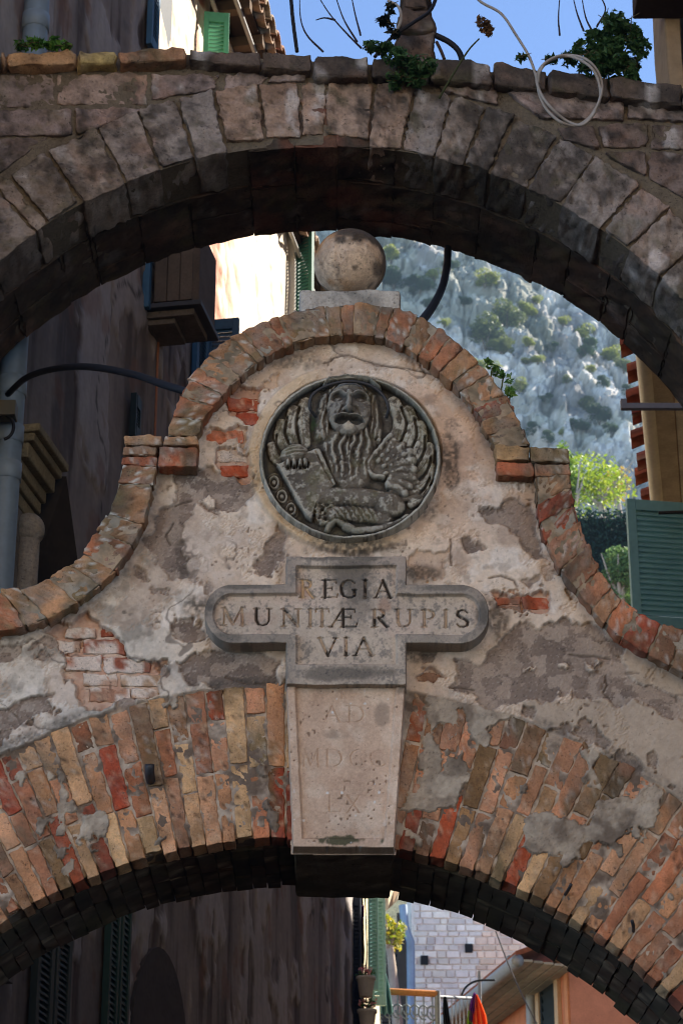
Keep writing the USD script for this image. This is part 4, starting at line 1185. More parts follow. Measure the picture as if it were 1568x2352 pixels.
def shutter(parent, o, ex, w, z0, z1, th, cm, slats=None, nm='shutter', mat='paint', label=None):
    """a louvred leaf from the point o along ex; frame with slats as its own pieces"""
    ey = np.array([-ex[1], ex[0], 0])
    B = lambda lo, hi: frame_box(o, ex, ey, lo, hi, .003)
    st = min(.07, w * .2)
    fr = join([B((0, 0, z0), (st, th, z1)), B((w - st, 0, z0), (w, th, z1)), B((st, .002, z0), (w - st, th - .002, z0 + .09)), B((st, .002, z1 - .09), (w - st, th - .002, z1))])
    p = obj(nm, *fr, MATS[mat], parent, cm, label=label)
    n = slats or max(6, int((z1 - z0) / .045))
    hgt = (z1 - z0 - .18) / n
    for i in range(n):
        zz = z0 + .09 + hgt * i
        y0, y1 = (th * .15, th * .85) if th > 0 else (th * .85, th * .15)      # they shed water to the street side
        P = [(st, y0, zz + hgt * .1), (w - st, y0, zz + hgt * .1), (w - st, y1, zz + hgt * 1.3), (st, y1, zz + hgt * 1.3)]
        P2 = [(a, b, c + .008) for a, b, c in P]
        V = np.array(P + P2)
        V = o + V[:, :1] * ex + V[:, 1:2] * ey + V[:, 2:] * np.array([0, 0, 1.0])
        F = np.array([[0, 3, 2, 1], [4, 5, 6, 7], [0, 1, 5, 4], [2, 3, 7, 6], [1, 2, 6, 5], [3, 0, 4, 7]])
        obj('slat', V, F, MATS[mat], p, cm, smooth=False)
    return p


LH = thing('left_house', 'tall stained grey house along the left of the street with shutters and downpipe', 'house', Lw(0, 0, 0))
S1 = 11.6                                      # the dark house ends here
s_, z_ = np.arange(-2.2, S1 + .001, .03), np.arange(1.0, 12.8, .03)
SS, ZZ = np.meshgrid(s_, z_, indexing='ij')
Pw = Lw(SS, 0.0, ZZ)
flat = Pw.reshape(-1, 3)
st1 = fbm01(np.stack([SS.ravel() * 4.2, ZZ.ravel() * .5, np.zeros(SS.size)], 1), 5, 201) - .5
st2 = fbm01(np.stack([SS.ravel() * 11, ZZ.ravel() * .9, np.zeros(SS.size)], 1), 4, 202) - .5
nn = fbm(flat, 1.2, 5, 203)
n4 = fbm(flat, 5, 4, 204)
c = np.broadcast_to(lin((124, 112, 104)), flat.shape)
c = mixc(c, lin((150, 136, 124)), sm(-.02, .15, st1 + .8 * nn) * .6)
c = mixc(c, lin((64, 54, 48)), sm(.0, .2, -st1 + .5 * st2 + .3 * nn - .02) * .65)
c = mixc(c, lin((70, 52, 44)), sm(.1, .25, st2 + .4 * nn) * .6)
peel = sm(.045, .06, nn * .9 + st1 * .35 + .12 * n4)
c = mixc(c, lin((164, 156, 152)), peel * .65)
lit = sm(0, .5, SS.ravel() - 2.9 - (11.3 - ZZ.ravel()) * 1.45 + 1.5 * n4) * sm(8.4, 9.2, ZZ.ravel() + 2 * n4)  # cream tone laid along the shadow edge: sunlight painted into the wall colour
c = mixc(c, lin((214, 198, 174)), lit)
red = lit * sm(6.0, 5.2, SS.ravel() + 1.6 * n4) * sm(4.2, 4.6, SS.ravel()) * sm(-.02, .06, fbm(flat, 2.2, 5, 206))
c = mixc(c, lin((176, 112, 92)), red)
hole = np.zeros(SS.shape, bool)
crk = sm(.012, .003, np.abs(fbm(np.stack([SS.ravel(), ZZ.ravel() * .55, 0 * SS.ravel()], 1), 1.1, 5, 207))) * sm(.0, .1, fbm(flat, .8, 3, 208))
c = mixc(c, lin((40, 34, 32)), crk * .8)
c = mixc(c, lin((120, 84, 66)), sm(.14, .2, fbm(flat, 2.6, 5, 209)) * .5)
dep = (.02 * nn + .012 * n4 + .012 * peel - .02 * red).reshape(SS.shape)
Pw = Pw + LN * dep[..., None]
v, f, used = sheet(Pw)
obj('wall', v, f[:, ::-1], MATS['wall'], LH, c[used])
obj('wall', *join([Lbox(-2.2, S1, -6, -.1, 0, 12.8)]), MATS['wall'], LH, lin((110, 98, 90)), smooth=False)
# eaves: the near roof and, a little lower, the far one
def eave(e0, e1, EZ, ov, pipes):
    obj('eave_board', *Lbox(e0, e1, -.1 if e0 < 6 else .03, ov, EZ, EZ + .05), MATS['bark'], LH, lin((60, 46, 36)), smooth=False)
    for k in range(int((e1 - e0) / .5) if e0 < 6 else 0):
        s = e0 + .2 + k * .5
        obj('rafter', *Lbox(s, s + .09, 0, ov + .03, EZ - .1, EZ - .003), MATS['bark'], LH, lin((92, 74, 58)))
    for dn, cl in pipes:
        obj('eave_pipe', *tube([Lw(e0, dn, EZ - .13), Lw(e1, dn, EZ - .13)], .020, 8, 2, False), MATS['metal'], LH, lin(cl))
    for k in range(int((e1 - e0) / .22)):
        s = e0 + .1 + k * .22
        tile(LH, Lw(s, ov + .12, EZ + .07), LS, LN, .1, .42, rng.choice([(176, 150, 126), (168, 120, 92), (186, 166, 140), (150, 110, 86)]), 800 + k)
        tile(LH, Lw(s + .11, ov + .08, EZ + .10), LS, LN, .1, .42, (150, 120, 98), 860 + k, False)
    rv, rf = Lbox(e0, e1, -3, ov - .1, EZ + .16, EZ + .2)
    rv[:, 2] += np.clip(-((rv - LP) @ LN) + ov - .1, 0, 9) * .38
    obj('roof', rv, rf, MATS['tile'], LH, lin((150, 104, 80)), smooth=False)


def tile(parent, o, along, out, r, ln, cl, seed, up=True, drop=.35):
    """one half-round roof tile; its axis runs along 'out' and falls outward"""
    a = np.linspace(0, math.pi, 7)
    rows = []
    zz = np.array([0, 0, 1.0])
    for t, k in ((0, 1.0), (1, .86)):
        for rad in (r * k, (r - .014) * k):
            rows.append([o + out * (-ln * t) + zz * (ln * t * drop) + along * (rad * math.cos(x)) + zz * (rad * math.sin(x) * (1 if up else -1)) for x in a])
    V = np.array(rows).reshape(-1, 3)
    F = []
    for i in range(6):
        F += [[i, i + 1, 14 + i + 1, 14 + i], [7 + i + 1, 7 + i, 21 + i, 21 + i + 1], [i + 1, i, 7 + i, 7 + i + 1]]
    return obj('roof_tile', V, np.array(F), MATS['tile'], parent, brick_col(V, cl, seed, .15), smooth=False)


eave(.6, 6.4, 12.75, .30, ((.06, (170, 166, 158)), (.25, (150, 146, 140))))
eave(6.45, S1, 12.38, .12, ((.10, (176, 172, 164)),))
GREEN, BLUE, DARKG = lin((48, 92, 74)), lin((58, 92, 118)), lin((30, 44, 46))


def Lshut(x0, x1, yt, yb, cm, off=.03, **k):
    """a leaf lying against the wall"""
    (sa, za), (sb, zb_) = Ls(x0, yb, off), Ls(x1, yb, off)
    zt = Ls((x0 + x1) / 2, yt, off)[1]
    return shutter(LH, Lw(sa, off, 0), LS, sb - sa, (za + zb_) / 2, zt, -.04, cm, **k)


Lshut(334, 352, -160, 118, BLUE)
sa, za = Ls(353, 120)
obj('window', *Lbox(sa, sa + .42, -.02, .012, za - .3, za + 1.6), MATS['paint'], LH, lin((20, 20, 22)))
Lshut(296, 309, 905, 1010, DARKG)
Lshut(438, 466, 722, 900, BLUE)
sa, za = Ls(466, 900)
z2_ = Ls(466, 722)[1]
shutter(LH, Lw(sa + .02, .0, 0), LN, .26, za, z2_, .04, lin((48, 76, 98)))
obj('window', *Lbox(sa + .06, sa + .6, -.02, .012, za, z2_), MATS['paint'], LH, lin((24, 26, 30)))
# wooden box on a ledge
sa, za = Ls(330, 708)
hb = .40
obj('ledge', *Lbox(sa, sa + .55, .0, hb, za, za + .035), MATS['paint'], LH, lin((62, 62, 66)))
bx_ = obj('window_box', *Lbox(sa + .02, sa + .5, .06, hb - .02, za + .037, za + .62), MATS['bark'], LH, lin((84, 72, 62)), label='dark wooden box standing on a wall ledge')
for k in range(3):
    obj('board', *Lbox(sa + .005, sa + .019, .07 + .09 * k, .07 + .09 * k + .084, za + .045, za + .61), MATS['bark'], bx_, lin((88, 76, 66)) * (.9 + .1 * k))
obj('bracket', *join([Lbox(sa + .05, sa + .45, .0, hb - .06, za - .05, za - .002), Lbox(sa + .08, sa + .40, .0, hb - .2, za - .09, za - .051)]), MATS['rough'], LH, lin((100, 90, 80)))
obj('window_frame', *Lbox(sa - .06, sa - .005, .0, .05, za - .02, za + .62), MATS['paint'], LH, BLUE)
sa, za = Ls(347, 1060)
obj('thin_pipe', *tube([Lw(sa, .02, za - .5), Lw(sa, .02, Ls(347, 712)[1])], .009, 8, 2, False), MATS['metal'], LH, lin((146, 90, 56)))
# bright window with open green shutters under the eave
sa, za = Ls(664, 760)
zt = Ls(664, 520)[1]
obj('window', *Lbox(sa, sa + .9, -.02, .014, za, zt), MATS['paint'], LH, lin((40, 42, 42)))
for a_, b_ in ((-.12, 0), (.9, 1.02)):
    obj('window_surround', *Lbox(sa + a_, sa + b_, .0, .07, za - .1, zt + .1), MATS['stone'], LH, lin((198, 192, 180)))
obj('window_surround', *Lbox(sa - .119, sa + 1.019, .0, .09, za - .22, za - .102), MATS['stone'], LH, lin((198, 192, 180)))
shutter(LH, Lw(sa - .02, .05, 0), (-LS * .45 + LN * .89), .20, za, zt, .04, GREEN)
obj('window_surround', *Lbox(sa + 1.025, sa + 1.12, .0, .30, za - .3, zt + .2), MATS['stone'], LH, lin((206, 202, 194)))
sa, za = Ls(455, 120)
shutter(LH, Lw(sa, .04, 0), (LS * .3 + LN * .954), .20, za - .4, Ls(455, 18)[1], .035, lin((86, 158, 120)))
# windows seen through the lower arch
for x0, x1, yt, yb, cm in ((60, 100, 2120, 2420, lin((44, 54, 52))), (104, 140, 2120, 2420, lin((44, 54, 52))), (228, 252, 2020, 2420, lin((34, 58, 52))), (256, 278, 2020, 2420, lin((34, 58, 52)))):
    Lshut(x0, x1, yt, yb, cm, .02)
sa, za = Ls(290, 2420)
sb = Ls(428, 2300)[0]
zt = Ls(360, 2175)[1]
w = (sb - sa)
an = np.linspace(0, math.pi, 17)
pr = Polygon([(0, 0), (w, 0), *[(w / 2 + w / 2 * math.cos(x), zt - za - w / 2 + w / 2 * math.sin(x)) for x in an]])
m_ = trimesh.creation.extrude_polygon(pr, .03, engine='earcut')
obj('arched_recess', Lw(sa + m_.vertices[:, 0], m_.vertices[:, 2] - .005, za + m_.vertices[:, 1]), m_.faces[:, ::-1], MATS['wall'], LH, lin((66, 57, 51)), smooth=False)
sa, za = Ls(806, 2420)
zt = Ls(806, 2060)[1]
shutter(LH, Lw(S1 - .1, .0, 0), LN, .09, za, zt, .04, lin((38, 46, 60)))
# window surround with cornice, left behind the gate
sa, za = Ls(20, 1215)
cz = Ls(60, 1070)[1]
lay = [(.24, .05), (.21, .05), (.18, .09), (.14, .07), (.12, .07), (.10, .08)]
sur = obj('stone_surround', *Lbox(sa - .2, sa + .22, 0, .10, za - 2.4, cz - .42), MATS['rough'], LH, lin((120, 110, 98)), label='carved stone window surround with stepped cornice')
zz = cz
for k, (n_, hh) in enumerate(lay):
    obj('moulding', *Lbox(sa - .3 + .01 * k, sa + .25 - .02 * k, 0, n_, zz - hh + .002, zz, r=.012), MATS['rough'], sur, lin((134, 120, 92)) * (1 - .06 * (k % 2)))
    zz -= hh
sv = trimesh.creation.icosphere(3, .085)
obj('capital', sv.vertices * [1, 1, 1.1] + Lw(sa - .05, .13, zz - .10), sv.faces, MATS['rough'], sur, lin((140, 130, 116)))
obj('shaft', *tube([Lw(sa - .05, .13, zz - .16), Lw(sa - .05, .12, zz - 1.6)], [.062, .068], 14, 2, False), MATS['rough'], sur, lin((140, 130, 118)))
hv = np.array([Lw(sa + .27, .0, cz - .05), Lw(sa + .27, .22, cz - .06), Lw(sa + .6, .22, cz - .50), Lw(sa + .6, .0, cz - .62), Lw(sa + .27, .0, cz - .45), Lw(sa + .27, .12, cz - .42), Lw(sa + .6, .12, cz - .85), Lw(sa + .6, .0, cz - .9)])
obj('shadow_panel', hv, np.array([[0, 1, 2, 3], [4, 7, 6, 5], [0, 4, 5, 1], [1, 5, 6, 2], [2, 6, 7, 3], [3, 7, 4, 0]]), MATS['wall'], LH, lin((48, 42, 38)), smooth=False)  # dark sloping panel stands in for the deep shadow beside the cornice
# downpipe
pp = U(14, 1100, 10.75)
pt = U(104, 40, 10.75)
X0 = pp[0]
pl = obj('downpipe', *tube([[X0, 10.75, 2.0], [X0, 10.75, 7.2], [X0, 10.75, 13]], .072, 20, 2, False), MATS['metal'], LH, lin((112, 128, 140)), label='grey metal downpipe')
for y in (1085, 1000, 890, 52):
    zc = U(14, y, 10.75)[2]
    obj('collar', *tube([[X0, 10.75, zc - .05], [X0, 10.75, zc + .05]], .079, 20, 2, False), MATS['metal'], pl, lin((120, 134, 144)))
jb = U(16, 945, 10.6)
obj('junction_box', *box(jb + [-.06, -.05, -.04], jb + [.05, .05, .045]), MATS['paint'], LH, lin((90, 84, 70)))
an = np.linspace(-1.4, 3.6, 14)
rg = U(8, 985, 10.6)
obj('cable_loop', *tube([rg + np.array([.055 * math.cos(x), -.02, .07 * math.sin(x)]) for x in an], .009, 8, 3), MATS['rubber'], LH, lin((20, 20, 22)))

# second house on the left, further on, in the sun
LB = thing('cream_house', 'sunlit cream house further down the street on the left with green shutters', 'house', Lw(S1, 0, 0))
Pw = Lw(*np.broadcast_arrays(*[a_ for a_ in (np.linspace(S1 + .02, S1 + 1.0, 40)[:, None], .10, np.linspace(2, 9.0, 140)[None, :])]))
flat = Pw.reshape(-1, 3)
c = mixc(np.broadcast_to(lin((206, 192, 160)), flat.shape), lin((150, 136, 112)), sm(0, .3, fbm(flat, 3, 5, 221)))
Pw = Pw + LN * (.03 * fbm(flat, 4, 4, 222)).reshape(Pw.shape[:2])[..., None]
v, f, used = sheet(Pw)
obj('wall', v, f[:, ::-1], MATS['wall'], LB, c[used])
obj('wall', *Lbox(S1 + .01, S1 + 1.0, -5, .06, 0, 9), MATS['wall'], LB, lin((190, 176, 150)), smooth=False)
sa, za = Ls(846, 2275, .12)
zt = Ls(846, 2040, .12)[1]
shutter(LB, Lw(sa, .12, 0), (LS * .25 + LN * .968), .10, za, zt, .05, lin((120, 160, 156)))
shutter(LB, Lw(sa + .22, .12, 0), (LS * .35 + LN * .937), .14, za - .1, zt, .05, lin((150, 182, 176)))
# ------------------------------------------------------------------ right side of the street
RA = math.radians(9.4)
RS, RN = np.array([math.sin(RA), math.cos(RA), 0]), np.array([-math.cos(RA), math.sin(RA), 0])
RP = np.array([1.97, 10.5, 0.0])
Rw = lambda s, n, z: RP + np.asarray(s, float)[..., None] * RS + np.asarray(n, float)[..., None] * RN + np.asarray(z, float)[..., None] * np.array([0, 0, 1.0])


def Rbox(s0, s1, n0, n1, z0, z1, **k):
    return frame_box(RP, RS, RN, (s0, n0, z0), (s1, n1, z1), **k)


def Rs(x, y, off=0.0):
    p = plane_hit(x, y, RP + RN * off, RN)
    return float((p - RP) @ RS), float(p[2])


RH = thing('right_house', 'cream house on the right of the street with tiled eave and blue-green shutters', 'house', Rw(0, 0, 0))
v, f = Rbox(3.3, 9.0, -5, .0, 0, 9.35)
obj('wall', v, f, MATS['wall'], RH, lin((172, 164, 152)), smooth=False)
RZ = 9.40
obj('eave_board', *Rbox(3.3, 9.0, .26, .41, RZ, RZ + .04), MATS['bark'], RH, lin((176, 162, 138)), smooth=False)
obj('eave_board', *Rbox(3.3, 9.0, -.3, .255, RZ + .01, RZ + .05), MATS['bark'], RH, lin((200, 192, 174)), smooth=False)
obj('gutter', *tube([Rw(3.3, .46, RZ + .03), Rw(9.0, .46, RZ + .03)], .06, 10, 2, False), MATS['metal'], RH, lin((196, 188, 168)))
obj('cornice', *join([Rbox(3.3, 9.0, .0, .09, RZ - .16, RZ - .002), Rbox(3.3, 9.0, .0, .05, RZ - .3, RZ - .162)]), MATS['plaster'], RH, lin((190, 172, 136)), smooth=False)
for k in range(14):
    tile(RH, Rw(3.4 + k * .40 + .05 * (k % 3), .60 + .03 * (k % 2), RZ + .10), RS, RN, .11, .42, rng.choice([(166, 84, 56), (176, 96, 64), (150, 76, 54)]), 900 + k)
rv, rf = Rbox(3.3, 9.0, -4, .44, RZ + .12, RZ + .16)
rv[:, 2] += np.clip(-((rv - RP) @ RN) + .44, 0, 9) * .38
obj('roof', rv, rf, MATS['tile'], RH, lin((150, 92, 66)), smooth=False)
p0 = U(1452, 1440, 16.2)
p1 = U(1450, 1150, 16.2)
TEAL = lin((118, 168, 176))
sh = shutter(RH, np.array([p0[0] + .01, 16.2, 0]), np.array([.985, .17, 0]) / np.linalg.norm([.985, .17]), .66, p0[2] + .01, p1[2] + .02, .045, TEAL, slats=20, label='open blue-green louvred shutter')
hk = U(1512, 1178, 16.1)
obj('shutter_stay', *tube([hk, hk + [.6, .02, .03]], .014, 8, 2, False), MATS['metal'], RH, lin((36, 34, 34)))
ib = U(1425, 934, 13.2)
obj('iron_bracket', *join([box(ib + [0, -.02, -.02], ib + [.6, .02, .02], .004), box(ib + [-.0, -.021, .0], ib + [.04, .021, .05], .004)]), MATS['metal'], RH, lin((120, 122, 132)))
# nearer house at the upper right
NH = thing('corner_house', 'corner of a weathered cream and brown house at the upper right above the arch', 'house', U(1540, 100, 12.0) * [1, 1, 0])
xa = U(1492, 90, 12.0)[0]
obj('wall', *box((xa + .16, 11.6, 9.3), (xa + 3, 12.4, 15), .02, .5, .01, 3), MATS['wall'], NH, lin((176, 164, 150)), smooth=False)
obj('pilaster', *box((xa + .02, 11.50, 9.3), (xa + .12, 12.0, 15), .015, .3, .008, 4), MATS['wall'], NH, lin((148, 128, 102)))
for k in range(3):
    obj('board', *box((xa + .17 + .07 * k, 11.54, 9.3), (xa + .23 + .07 * k, 11.59, 15), .006, .3, .004, 5 + k), MATS['bark'], NH, lin((178, 168, 152)) * (.8 + .15 * (k % 2)))
obj('beam', *box((xa - .18, 11.3, U(1500, -2, 11.3)[2]), (xa + 2, 11.5, U(1500, -2, 11.3)[2] + .14), .01, .3, .006, 8), MATS['bark'], NH, lin((52, 40, 34)))

# ------------------------------------------------------------------ bottom of the street
SHD = 38.0
SH = thing('stone_house', 'pale stone house of squared blocks at the end of the street', 'house', U(1080, 2300, SHD) * [1, 1, 0])
a0, b0 = U(948, 2400, SHD + .05), U(1400, 1990, SHD + .05)
obj('wall', *box((a0[0], SHD + .05, 0), (b0[0], SHD + 6, b0[2]), .01), MATS['plaster'], SH, lin((220, 208, 194)), smooth=False)
y = 2385.0
i = 0
while y > 2010:
    hr = rng.uniform(11, 20)
    x = 949.0 + rng.uniform(-14, 0)
    while x < 1250:
        w_ = rng.uniform(16, 42)
        x0, x1 = max(x, 949.5), x + w_ - 2
        x += w_
        if x1 - x0 < 6:
            continue
        cx, cy = (x0 + x1) / 2, y - hr / 2
        if np.hypot(cx - 975, cy - 2205) < 9 or np.hypot(cx - 1077, cy - 2178) < 9:
            continue
        W = U(np.array([x0, x1, x1, x0]), np.array([y - 1, y - 1, y - hr + 1, y - hr + 1]), SHD + rng.uniform(.02, .035))
        v, fc = hexa(W, W + [0, .12, 0], .012, .5, .0)
        base = np.array(rng.choice([(226, 214, 198), (220, 208, 194), (228, 216, 198), (212, 200, 188)])) * rng.uniform(.9, 1.05)
        if cx > 1095:
            base = base * [1.0, .92, .86]
        obj('stone', v, fc, MATS['plaster'], SH, lin(base))
        i += 1
    y -= hr
for cx, cy in ((975, 2205), (1077, 2178)):
    p = U(cx, cy, SHD)
    obj('wall_hole', *box(p + [-.07, -.01, -.08], p + [.06, .06, .07], .01), MATS['rough'], SH, lin((26, 24, 24)))
dpx = U(943, 2200, SHD - .4)[0]
obj('downpipe', *tube([[dpx, SHD - .4, 0], [dpx, SHD - .4, U(0, 2165, SHD - .4)[2]], [U(930, 2130, SHD - .4)[0], SHD - .4, U(0, 2130, SHD - .4)[2]], [U(925, 2080, SHD - .4)[0], SHD - .4, U(0, 2080, SHD - .4)[2]]], .07, 12, 2, False), MATS['metal'], SH, lin((120, 140, 160)))
# dark timber house left of it
TH = thing('timber_shed', 'dark timber and louvre wall in shade left of the pale stone house', 'shed', U(910, 2300, 39) * [1, 1, 0])
a0, b0 = U(862, 2380, 38.6), U(936, 2140, 38.6)
obj('wall', *box((a0[0] - 3, 38.6, 0), (b0[0], 42, b0[2]), .01), MATS['bark'], TH, lin((44, 38, 34)), smooth=False)
for k in range(9):
    p, q_ = U(868, 2185 + k * 22, 38.5), U(930, 2185 + k * 22, 38.5)
    obj('board', *box((p[0], 38.5, p[2] - .07), (q_[0], 38.58, p[2] + .07), .01), MATS['bark'], TH, lin((52, 46, 42)) * (1 + .1 * (k % 3)))
p = U(924, 2225, 38.4)
obj('post', *box(p + [-.09, -.05, -3], p + [.09, .05, .95], .02), MATS['bark'], TH, lin((66, 58, 52)))
# striped awning peeping under the arch
AW = thing('awning', 'cream striped awning just right of the keystone underside', 'awning', U(905, 2070, 24.5))
o = U(880, 2058, 24.5)
for k in range(5):
    a_ = U(878 + k * 13, 2046 + k * 1, 24.5)
    b_ = U(872 + k * 10, 2106 - k * 9, 23.9)
    a2, b2 = U(891 + k * 13, 2047 + k * 1, 24.5), U(882 + k * 10, 2097 - k * 9, 23.9)
    V = np.array([a_, a2, b2, b_])
    V = np.vstack([V, V + [0, .02, .015]])
    obj('stripe', V, np.array([[0, 1, 2, 3], [4, 7, 6, 5], [0, 4, 5, 1], [1, 5, 6, 2], [2, 6, 7, 3], [3, 7, 4, 0]]), MATS['cloth'], AW, lin((206, 190, 160) if k % 2 else (150, 124, 96)), smooth=False)

# orange house
OD = 26.0
OA = math.radians(11)
cx = U(1307, 2300, OD)
OS = np.array([-math.sin(OA), math.cos(OA), 0])
ON = np.array([-math.cos(OA), -math.sin(OA), 0])
OH = thing('orange_house', 'orange and salmon plastered house with grey boarded eave at the lower right', 'house', cx * [1, 1, 0])
op = cx * [1, 1, 0]
Obox = lambda s0, s1, n0, n1, z0, z1, **k: frame_box(op, OS, ON, (s0, n0, z0), (s1, n1, z1), **k)
ezO = plane_hit(1200, 2230, op + ON * .55, ON)[2]
obj('wall', *join([Obox(.0, 14, -5, 0, 0, ezO + .02)]), MATS['plaster'], OH, lin((206, 130, 92)), smooth=False)
fx1 = U(1640, 2300, OD)[0]
gv_ = np.array([(op[0] + .004, OD - .03, 0), (fx1, OD - .03, 0), (fx1, OD - .03, ezO + 2.2), (op[0] + 1.2, OD - .03, ezO + 1.2), (op[0] + .004, OD - .03, ezO)])
pg = trimesh.creation.extrude_polygon(Polygon(gv_[:, [0, 2]]), .6, engine='earcut')
obj('front_wall', np.stack([pg.vertices[:, 0], OD - .03 + pg.vertices[:, 2], pg.vertices[:, 1]], 1), pg.faces[:, ::-1], MATS['plaster'], OH, lin((200, 138, 114)), smooth=False, label='salmon front wall')
obj('corner_strip', *Obox(-.02, .10, .0, .03, 0, ezO), MATS['plaster'], OH, lin((214, 146, 104)))
for k in range(5):
    obj('eave_board', *Obox(-.3, 14, .02 + .12 * k, .13 + .12 * k, ezO + .01 * k, ezO + .03 + .01 * k), MATS['bark'], OH, lin((176, 168, 150)) * (.75 + .12 * (k % 3)), smooth=False)
obj('gutter', *tube([op + OS * -.3 + ON * .68 + [0, 0, ezO + .05], op + OS * 14 + ON * .68 + [0, 0, ezO + .05]], .075, 12, 2, False), MATS['metal'], OH, lin((150, 150, 146)))
d0 = plane_hit(1172, 2205, op + ON * .66, ON)
d1_ = plane_hit(1216, 2245, op + ON * .08, ON)
obj('downpipe', *tube([d0, d1_, [d1_[0], d1_[1], 0]], .06, 10, 2, False), MATS['metal'], OH, lin((156, 160, 160)))
rv, rf = Obox(-.3, 14, -5, .7, ezO + .10, ezO + .16)
rv[:, 2] += np.clip(.7 - (rv - op) @ ON, 0, 9) * .4
obj('roof', rv, rf, MATS['tile'], OH, lin((140, 84, 60)), smooth=False)
wa, wb = plane_hit(1283, 2352, op, ON), plane_hit(1246, 2352, op, ON)
sa, sb = (wa - op) @ OS, (wb - op) @ OS
zt = plane_hit(1270, 2240, op, ON)[2]
obj('window_frame', *join([Obox(sa - .14, sa, 0, .05, zt - 2, zt + .12), Obox(sb, sb + .14, 0, .05, zt - 2, zt + .12), Obox(sa + .001, sb - .001, 0, .049, zt, zt + .12)]), MATS['plaster'], OH, lin((206, 176, 140)))
shutter(OH, op + OS * sa + ON * .03, OS, sb - sa, zt - 1.6, zt, -.04, lin((26, 36, 38)), slats=14)
p = U(1470, 2322, OD - .1)
shutter(OH, np.array([p[0], OD - .1, 0]), np.array([1.0, 0, 0]), .75, p[2] - 1.2, p[2], .04, lin((52, 96, 132)), slats=14)
# balcony
BD = 23.6
BL = thing('balcony', 'small balcony with timber handrail and curled wrought iron railing at the bottom', 'balcony', U(930, 2352, BD))
a_, b_ = U(842, 2276, BD), U(1004, 2284, BD)
obj('handrail', *tube([a_, b_], .035, 10, 2, False), MATS['bark'], BL, lin((176, 116, 66)))
obj('post', *tube([b_ + [0, 0, -1.1], b_ + [0, 0, .03]], .03, 8, 2, False), MATS['metal'], BL, lin((120, 122, 124)))
c_ = U(1086, 2294, BD + .9)
obj('rail', *tube([b_ + [0, 0, -.03], c_], .018, 8, 2, False), MATS['metal'], BL, lin((112, 114, 116)))
for k in range(9):
    t = (k + .5) / 9
    p = b_ * (1 - t) + c_ * t
    obj('baluster', *tube([p + [0, 0, -.03], p + [0, 0, -1.0]], .008, 6, 2, False), MATS['metal'], BL, lin((140, 140, 140)))
for k in range(8):
    p = a_ + (b_ - a_) * ((k + .6) / 8.2) - [0, 0, .32]
    th = np.linspace(0, 2.6 * math.pi, 18)
    for sg in (-1, 1):
        rr = .03 + .055 * th / th[-1]
        obj('scroll', *tube(np.stack([p[0] + sg * rr * np.cos(th) * .8, np.full(18, p[1]), p[2] - sg * .13 + sg * rr * np.sin(th)], 1), .009, 6, 2), MATS['metal'], BL, lin((128, 138, 146)))
    obj('baluster', *tube([p + [0, 0, .3], p + [0, 0, -.7]], .009, 6, 2, False), MATS['metal'], BL, lin((128, 136, 142)))
sl0, sl1 = U(842, 2420, BD), U(1110, 2420, BD)
obj('slab', *box((sl0[0] - .3, BD - .05, sl0[2] - .35), (sl1[0], BD + 1.1, sl0[2] - .2), .01), MATS['plaster'], BL, lin((150, 142, 132)))
po = U(1100, 2232, BD + .9)
obj('pole', *tube([po, po - [0, 0, 1.2]], .018, 8, 2, False), MATS['metal'], BL, lin((120, 120, 122)))


def drape(name, label, pts, cm, th=.02, group=None, fold=.03):
    """a hanging cloth: rows of points from top to bottom, pleated"""
    rows = np.array(pts, float)                                  # (rows, 2, 3): left and right ends
    m = 13
    t = np.linspace(0, 1, m)[None, :, None]
    G = rows[:, :1] * (1 - t) + rows[:, 1:] * t
    G[..., 1] += fold * np.sin(np.linspace(0, 1, m) * 17)[None, :] * np.linspace(.4, 1, len(rows))[:, None]
    n = len(rows)
    v1, f1, _ = sheet(G)
    v2, f2, _ = sheet(G + [0, th, 0])
    v, f = join([(v1, f1), (v2, f2[:, ::-1])])
    return tag(stage.GetPrimAtPath(obj(name, v, f, MATS['cloth'], None, cm)), label, 'cloth', group)


UU = lambda *ps: [[U(a_, b_, BD - .12), U(c2, d2, BD - .12)] for a_, b_, c2, d2 in ps]
drape('cloth', 'bright orange cloth hanging over the balcony railing', UU((1090, 2284, 1096, 2286), (1086, 2305, 1106, 2308), (1084, 2335, 1116, 2335), (1088, 2380, 1122, 2380)), lin((240, 110, 60)))
drape('cloth', 'purple cloth hanging beside the orange cloth', UU((1088, 2280, 1093, 2284), (1080, 2300, 1094, 2306), (1077, 2322, 1086, 2334), (1076, 2345, 1084, 2350)), lin((130, 60, 150)))
drape('cloth', 'lime green cloth edge left of the orange cloth', UU((1075, 2322, 1081, 2322), (1072, 2345, 1083, 2345), (1074, 2380, 1084, 2380)), lin((150, 190, 50)))
drape('cloth', 'black cloth hanging from the thin rail beside the scrolled railing', UU((1018, 2290, 1024, 2290), (1016, 2320, 1030, 2320), (1018, 2350, 1034, 2350), (1022, 2380, 1040, 2380)), lin((28, 28, 34)))
UU2 = lambda *ps: [[U(a_, b_, 21.9), U(c2, d2, 21.9)] for a_, b_, c2, d2 in ps]
drape('cloth', 'dark purple cloth hanging beside the sunlit strip of wall', UU2((822, 2080, 836, 2080), (820, 2110, 836, 2105), (822, 2135, 828, 2130)), lin((70, 34, 70)))
drape('folded_parasol', 'pale teal folded parasol above the balcony railing', UU((872, 2188, 878, 2188), (868, 2230, 884, 2230), (866, 2270, 894, 2270), (866, 2330, 902, 2330)), lin((120, 160, 160)), fold=.07)


